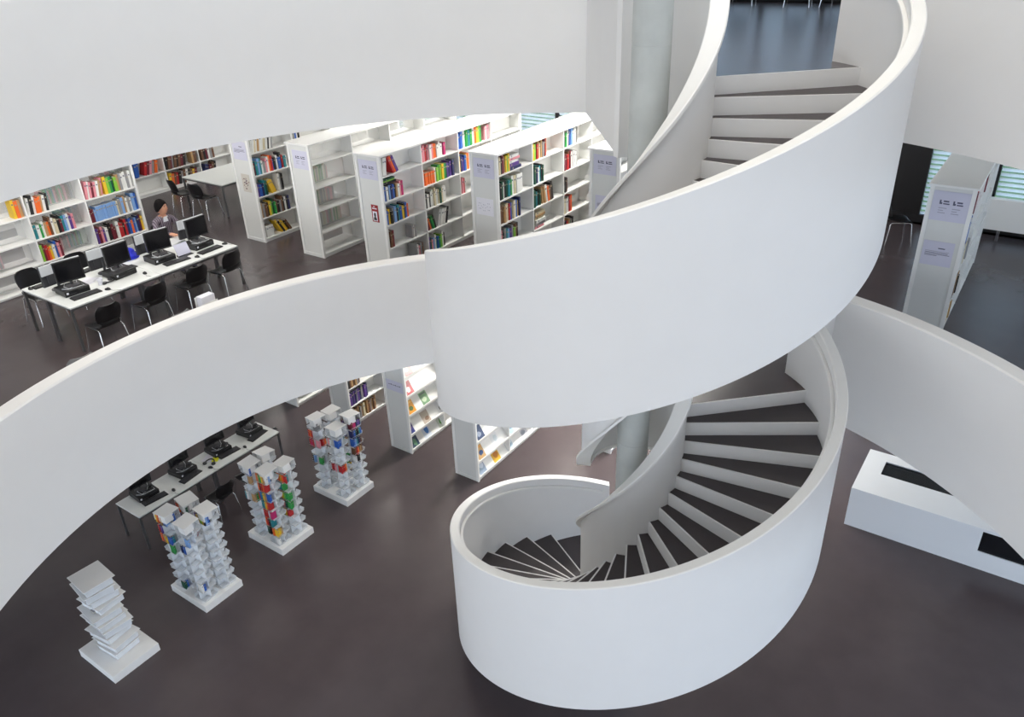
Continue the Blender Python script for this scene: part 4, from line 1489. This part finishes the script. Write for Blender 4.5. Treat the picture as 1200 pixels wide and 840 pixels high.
# ================================================================== the seated person
def skinned(verts, edges, radii, root, sub=2):
    me = bpy.data.meshes.new('tmp')
    me.from_pydata(verts, edges, [])
    ob = bpy.data.objects.new('tmp', me)
    COL.objects.link(ob)
    ob.modifiers.new('skin', 'SKIN')
    sv = me.skin_vertices[0].data
    for k, r in enumerate(radii):
        sv[k].radius = r if isinstance(r, tuple) else (r, r)
        sv[k].use_root = (k == root)
    sb = ob.modifiers.new('sub', 'SUBSURF')
    sb.levels = sb.render_levels = sub
    dg = bpy.context.evaluated_depsgraph_get()
    out = bpy.data.meshes.new_from_object(ob.evaluated_get(dg))
    V = [v.co.copy() for v in out.vertices]
    Fc = [tuple(p.vertices) for p in out.polygons]
    bpy.data.objects.remove(ob)
    bpy.data.meshes.remove(out)
    return V, Fc


def person():
    J = {'pelvis': ((0, 0, .545), (.15, .12)), 'waist': ((0, -.02, .66), (.14, .11)), 'chest': ((0, -.01, .83), (.165, .115)), 'collar': ((0, .0, .955), (.11, .075)),
         'neck': ((0, .015, 1.03), .052), 'skull': ((0.01, .03, 1.09), .05)}
    for s, n in ((-1, 'l'), (1, 'r')):
        J['sh'+n] = ((s*.165, -.005, .935), .066)
        J['el'+n] = ((s*.25, .13, .76), .047)
        J['wr'+n] = ((s*.15, .41, .775), .030)
        J['pa'+n] = ((s*.135, .47, .768), (.034, .018))
        J['kn0'+n] = ((s*.135, .50, .765), (.034, .014))
        J['hp'+n] = ((s*.095, .03, .53), .088)
        J['kn'+n] = ((s*.13, .44, .515), .062)
        J['an'+n] = ((s*.13, .40, .09), .042)
        J['to'+n] = ((s*.14, .56, .040), (.042, .032))
    names = list(J)
    E_ = [('pelvis', 'waist'), ('waist', 'chest'), ('chest', 'collar'), ('collar', 'neck'), ('neck', 'skull')]
    for n in 'lr':
        E_ += [('collar', 'sh'+n), ('sh'+n, 'el'+n), ('el'+n, 'wr'+n), ('wr'+n, 'pa'+n), ('pa'+n, 'kn0'+n), ('pelvis', 'hp'+n), ('hp'+n, 'kn'+n), ('kn'+n, 'an'+n), ('an'+n, 'to'+n)]
    V, Fc = skinned([J[n][0] for n in names], [(names.index(a), names.index(b)) for a, b in E_], [J[n][1] for n in names], 0)
    # fingers, each a chain rooted in the palm
    for s in (-1, 1):
        base = Vector((s*.135, .485, .768))
        for k, (off, ln) in enumerate(((-.027, .062), (-.009, .074), (.009, .070), (.026, .055))):
            b = base+Vector((off, .0, 0))
            P = [b, b+Vector((off*.15, .025, .004)), b+Vector((off*.3, .025+ln*.5, .002)), b+Vector((off*.35, .025+ln*.85, -.014))]
            v, f = skinned([tuple(p) for p in P], [(0, 1), (1, 2), (2, 3)], [.010, .009, .0085, .007], 0, 1)
            o = len(V); V += v; Fc += [tuple(o+i for i in q) for q in f]
        b = Vector((s*.135-s*.025, .455, .765))
        P = [b, b+Vector((-s*.022, .02, .002)), b+Vector((-s*.034, .046, -.003)), b+Vector((-s*.036, .066, -.008))]
        v, f = skinned([tuple(p) for p in P], [(0, 1), (1, 2), (2, 3)], [.012, .011, .0095, .008], 0, 1)
        o = len(V); V += v; Fc += [tuple(o+i for i in q) for q in f]
    nbody = len(V)
    # head: shaped ball, turned towards the window end
    rot = Matrix.Translation((0.0, .045, 1.175)) @ Matrix.Rotation(R(22), 4, 'Z') @ Matrix.Rotation(R(3), 4, 'X') @ Matrix.Scale(1.18, 4)
    nu, nv = 24, 18
    o = len(V)

    def hp(a, b):                                  # a around (0 = face forward +y), b from chin -90 to crown +90
        x, y, z_ = math.sin(a)*math.cos(b)*.074, math.cos(a)*math.cos(b)*.092, math.sin(b)*.118
        if z_ < 0:                                 # jaw narrows
            k = 1-.28*(-z_/.118)
            x *= k
            y = y*(1-.18*(-z_/.118)) if y < 0 else y*(1-.05*(-z_/.118))
        fz = max(0, math.cos(a))**6*math.cos(b)
        y += .024*fz*math.exp(-((z_+.012)/.018)**2)*math.exp(-(math.sin(a)/.16)**2)      # nose
        y -= .010*math.exp(-((z_-.016)/.012)**2)*math.exp(-((abs(math.sin(a))-.36)/.14)**2)*(1 if math.cos(a) > 0 else 0)   # eye sockets
        y += .007*math.exp(-((z_+.052)/.010)**2)*math.exp(-(math.sin(a)/.25)**2)*(1 if math.cos(a) > 0 else 0)              # lips
        return rot @ Vector((x, y, z_))
    for i in range(nv+1):
        for j in range(nu):
            V.append(hp(2*PI*j/nu, -PI/2+PI*i/nv))
    for i in range(nv):
        for j in range(nu):
            Fc.append((o+i*nu+j, o+i*nu+(j+1) % nu, o+(i+1)*nu+(j+1) % nu, o+(i+1)*nu+j))
    nhead = len(Fc)
    for s in (-1, 1):                              # ears
        o = len(V)
        for i in range(5):
            for j in range(8):
                a, b = 2*PI*j/8, -PI/2+PI*i/4
                V.append(rot @ Vector((s*(.074+.010*math.cos(b)*math.cos(a)), -.006+.018*math.cos(b)*math.sin(a), -.002+.030*math.sin(b))))
        for i in range(4):
            for j in range(8):
                Fc.append((o+i*8+j, o+i*8+(j+1) % 8, o+(i+1)*8+(j+1) % 8, o+(i+1)*8+j))
    me = bpy.data.meshes.new('body')
    me.from_pydata([tuple(v) for v in V], [], Fc)
    mats = [mat('skin', rgb(206, 150, 120), 0.5, var=0.06, scale=20), mat('cardigan', rgb(98, 88, 100), 0.85, var=0.2, scale=10),
            mat('tshirt_white', (0.75, 0.76, 0.80, 1), 0.8, var=0.03), mat('jeans', rgb(46, 52, 72), 0.85, var=0.15, scale=20), mat('shoe', rgb(40, 38, 38), 0.5, var=0.1)]
    nt = mats[1].node_tree                          # knitted vertical stripes
    wv = nt.nodes.new('ShaderNodeTexWave'); wv.inputs['Scale'].default_value = 9.0; wv.bands_direction = 'X'
    tc = nt.nodes.new('ShaderNodeTexCoord')
    nt.links.new(tc.outputs['Object'], wv.inputs['Vector'])
    rp = nt.nodes.new('ShaderNodeMix'); rp.data_type = 'RGBA'
    rp.inputs[6].default_value = rgb(70, 58, 70); rp.inputs[7].default_value = rgb(140, 130, 140)
    nt.links.new(wv.outputs['Color'], rp.inputs[0])
    nt.links.new(rp.outputs[2], nt.nodes['Principled BSDF'].inputs['Base Color'])
    for x in mats:
        me.materials.append(x)
    for p in me.polygons:
        p.use_smooth = True
        c = p.center
        if max(p.vertices) >= nbody or (c.z > 1.0 and c.x**2+(c.y-.015)**2 < .0052):
            k = 0
        elif c.y > .405 and .70 < c.z < .82:
            k = 0
        elif c.z < .60 and (abs(c.x) > .03 and c.y > .10 or c.z < .50):
            k = 4 if c.z < .085 else 3
        elif c.y > .02 and c.z > .86 and abs(c.x) < .055*(c.z-.84)/.15:
            k = 2
        else:
            k = 1
        p.material_index = k
    t = thing('person', 'person in a striped grey cardigan seated at a desk, looking aside', 'person', (-13.34, 7.80, F1+0.03), R(-90))
    put('body', me, t)
    # hair cap
    q = MB()
    rows = []
    for i in range(9):
        b = R(-22)+(PI/2-R(-22))*i/8
        row = []
        for j in range(25):
            a = 2*PI*j/24
            fr = max(0, math.cos(a))
            bb = max(b, R(48)*fr**0.9+R(-22)) if i < 8 else PI/2
            v = Vector((math.sin(a)*math.cos(bb)*.089, math.cos(a)*math.cos(bb)*.106-.004, math.sin(bb)*.134+.004*math.sin(5*a)))
            row.append(rot @ v)
        rows.append(row)
    q.grid(rows, 0, True)
    q.build('hair', mat('hair_black', (0.006, 0.005, 0.005, 1), 0.8, var=0.3, scale=60, spec=0.12), t)
    for s in (-1, 1):
        q = MB()
        c = Vector((s*.030, .083, .014))
        q.face([rot @ (c+Vector((.013*math.cos(2*PI*j/10), .001-.3*abs(.013*math.cos(2*PI*j/10)), .005*math.sin(2*PI*j/10)))) for j in range(10)][::-1])
        q.box(-.018, .018, 0, .003, 0, .005, 0, rot @ Matrix.Translation((s*.030, .086, .030)) @ Matrix.Rotation(-s*.35, 4, 'Z'))
        q.build('eye', MATS['hair_black'], t)
    q = MB()
    q.box(-.020, .020, 0, .003, 0, .004, 0, rot @ Matrix.Translation((0, .094, -.054)))
    q.build('mouth', mat('lips', rgb(150, 84, 76), 0.5, var=0.05), t)
    return t


person()

# ================================================================== books beyond the 300 that show largest are joined
bpy.context.view_layer.update()
dg = bpy.context.evaluated_depsgraph_get()
eye = Vector((0, 0, CAMZ))


def shows(o):
    n, M_ = 0, o.matrix_world
    for u in (0.2, 0.8):
        for v in (0.15, 0.5, 0.85):
            p = M_ @ Vector((0.003, u, v))
            d = p-eye
            f = d.normalized()
            c = (f.dot(rt2)/f.dot(fw), f.dot(up2)/f.dot(fw))
            if abs(c[0])*FPX > 600 or abs(c[1])*FPX > 420:
                continue
            hit, loc, nor, idx, ob, mw = SC.ray_cast(dg, eye, f, distance=d.length+0.3)
            if hit and (ob.name == o.name or (loc-eye).length > d.length-0.03):
                n += 1
    return n/6*o.scale.y*o.scale.z/(o.location-eye).length_squared


rank = sorted(BOOKS, key=shows, reverse=True)
keep, rest = rank[:295], rank[295:]
mb = MB()
cmats = []
for o in rest:
    me, M_ = o.data, o.matrix_world
    for p in me.polygons:
        mt_ = me.materials[p.material_index]
        if mt_ not in cmats:
            cmats.append(mt_)
        mb.face([M_ @ me.vertices[i].co for i in p.vertices], cmats.index(mt_))
    bpy.data.objects.remove(o)
o = mb.build('assorted_books', cmats)
o['kind'] = 'stuff'
tag(o, 'assorted smaller books filling the less visible parts of the shelves', 'books')
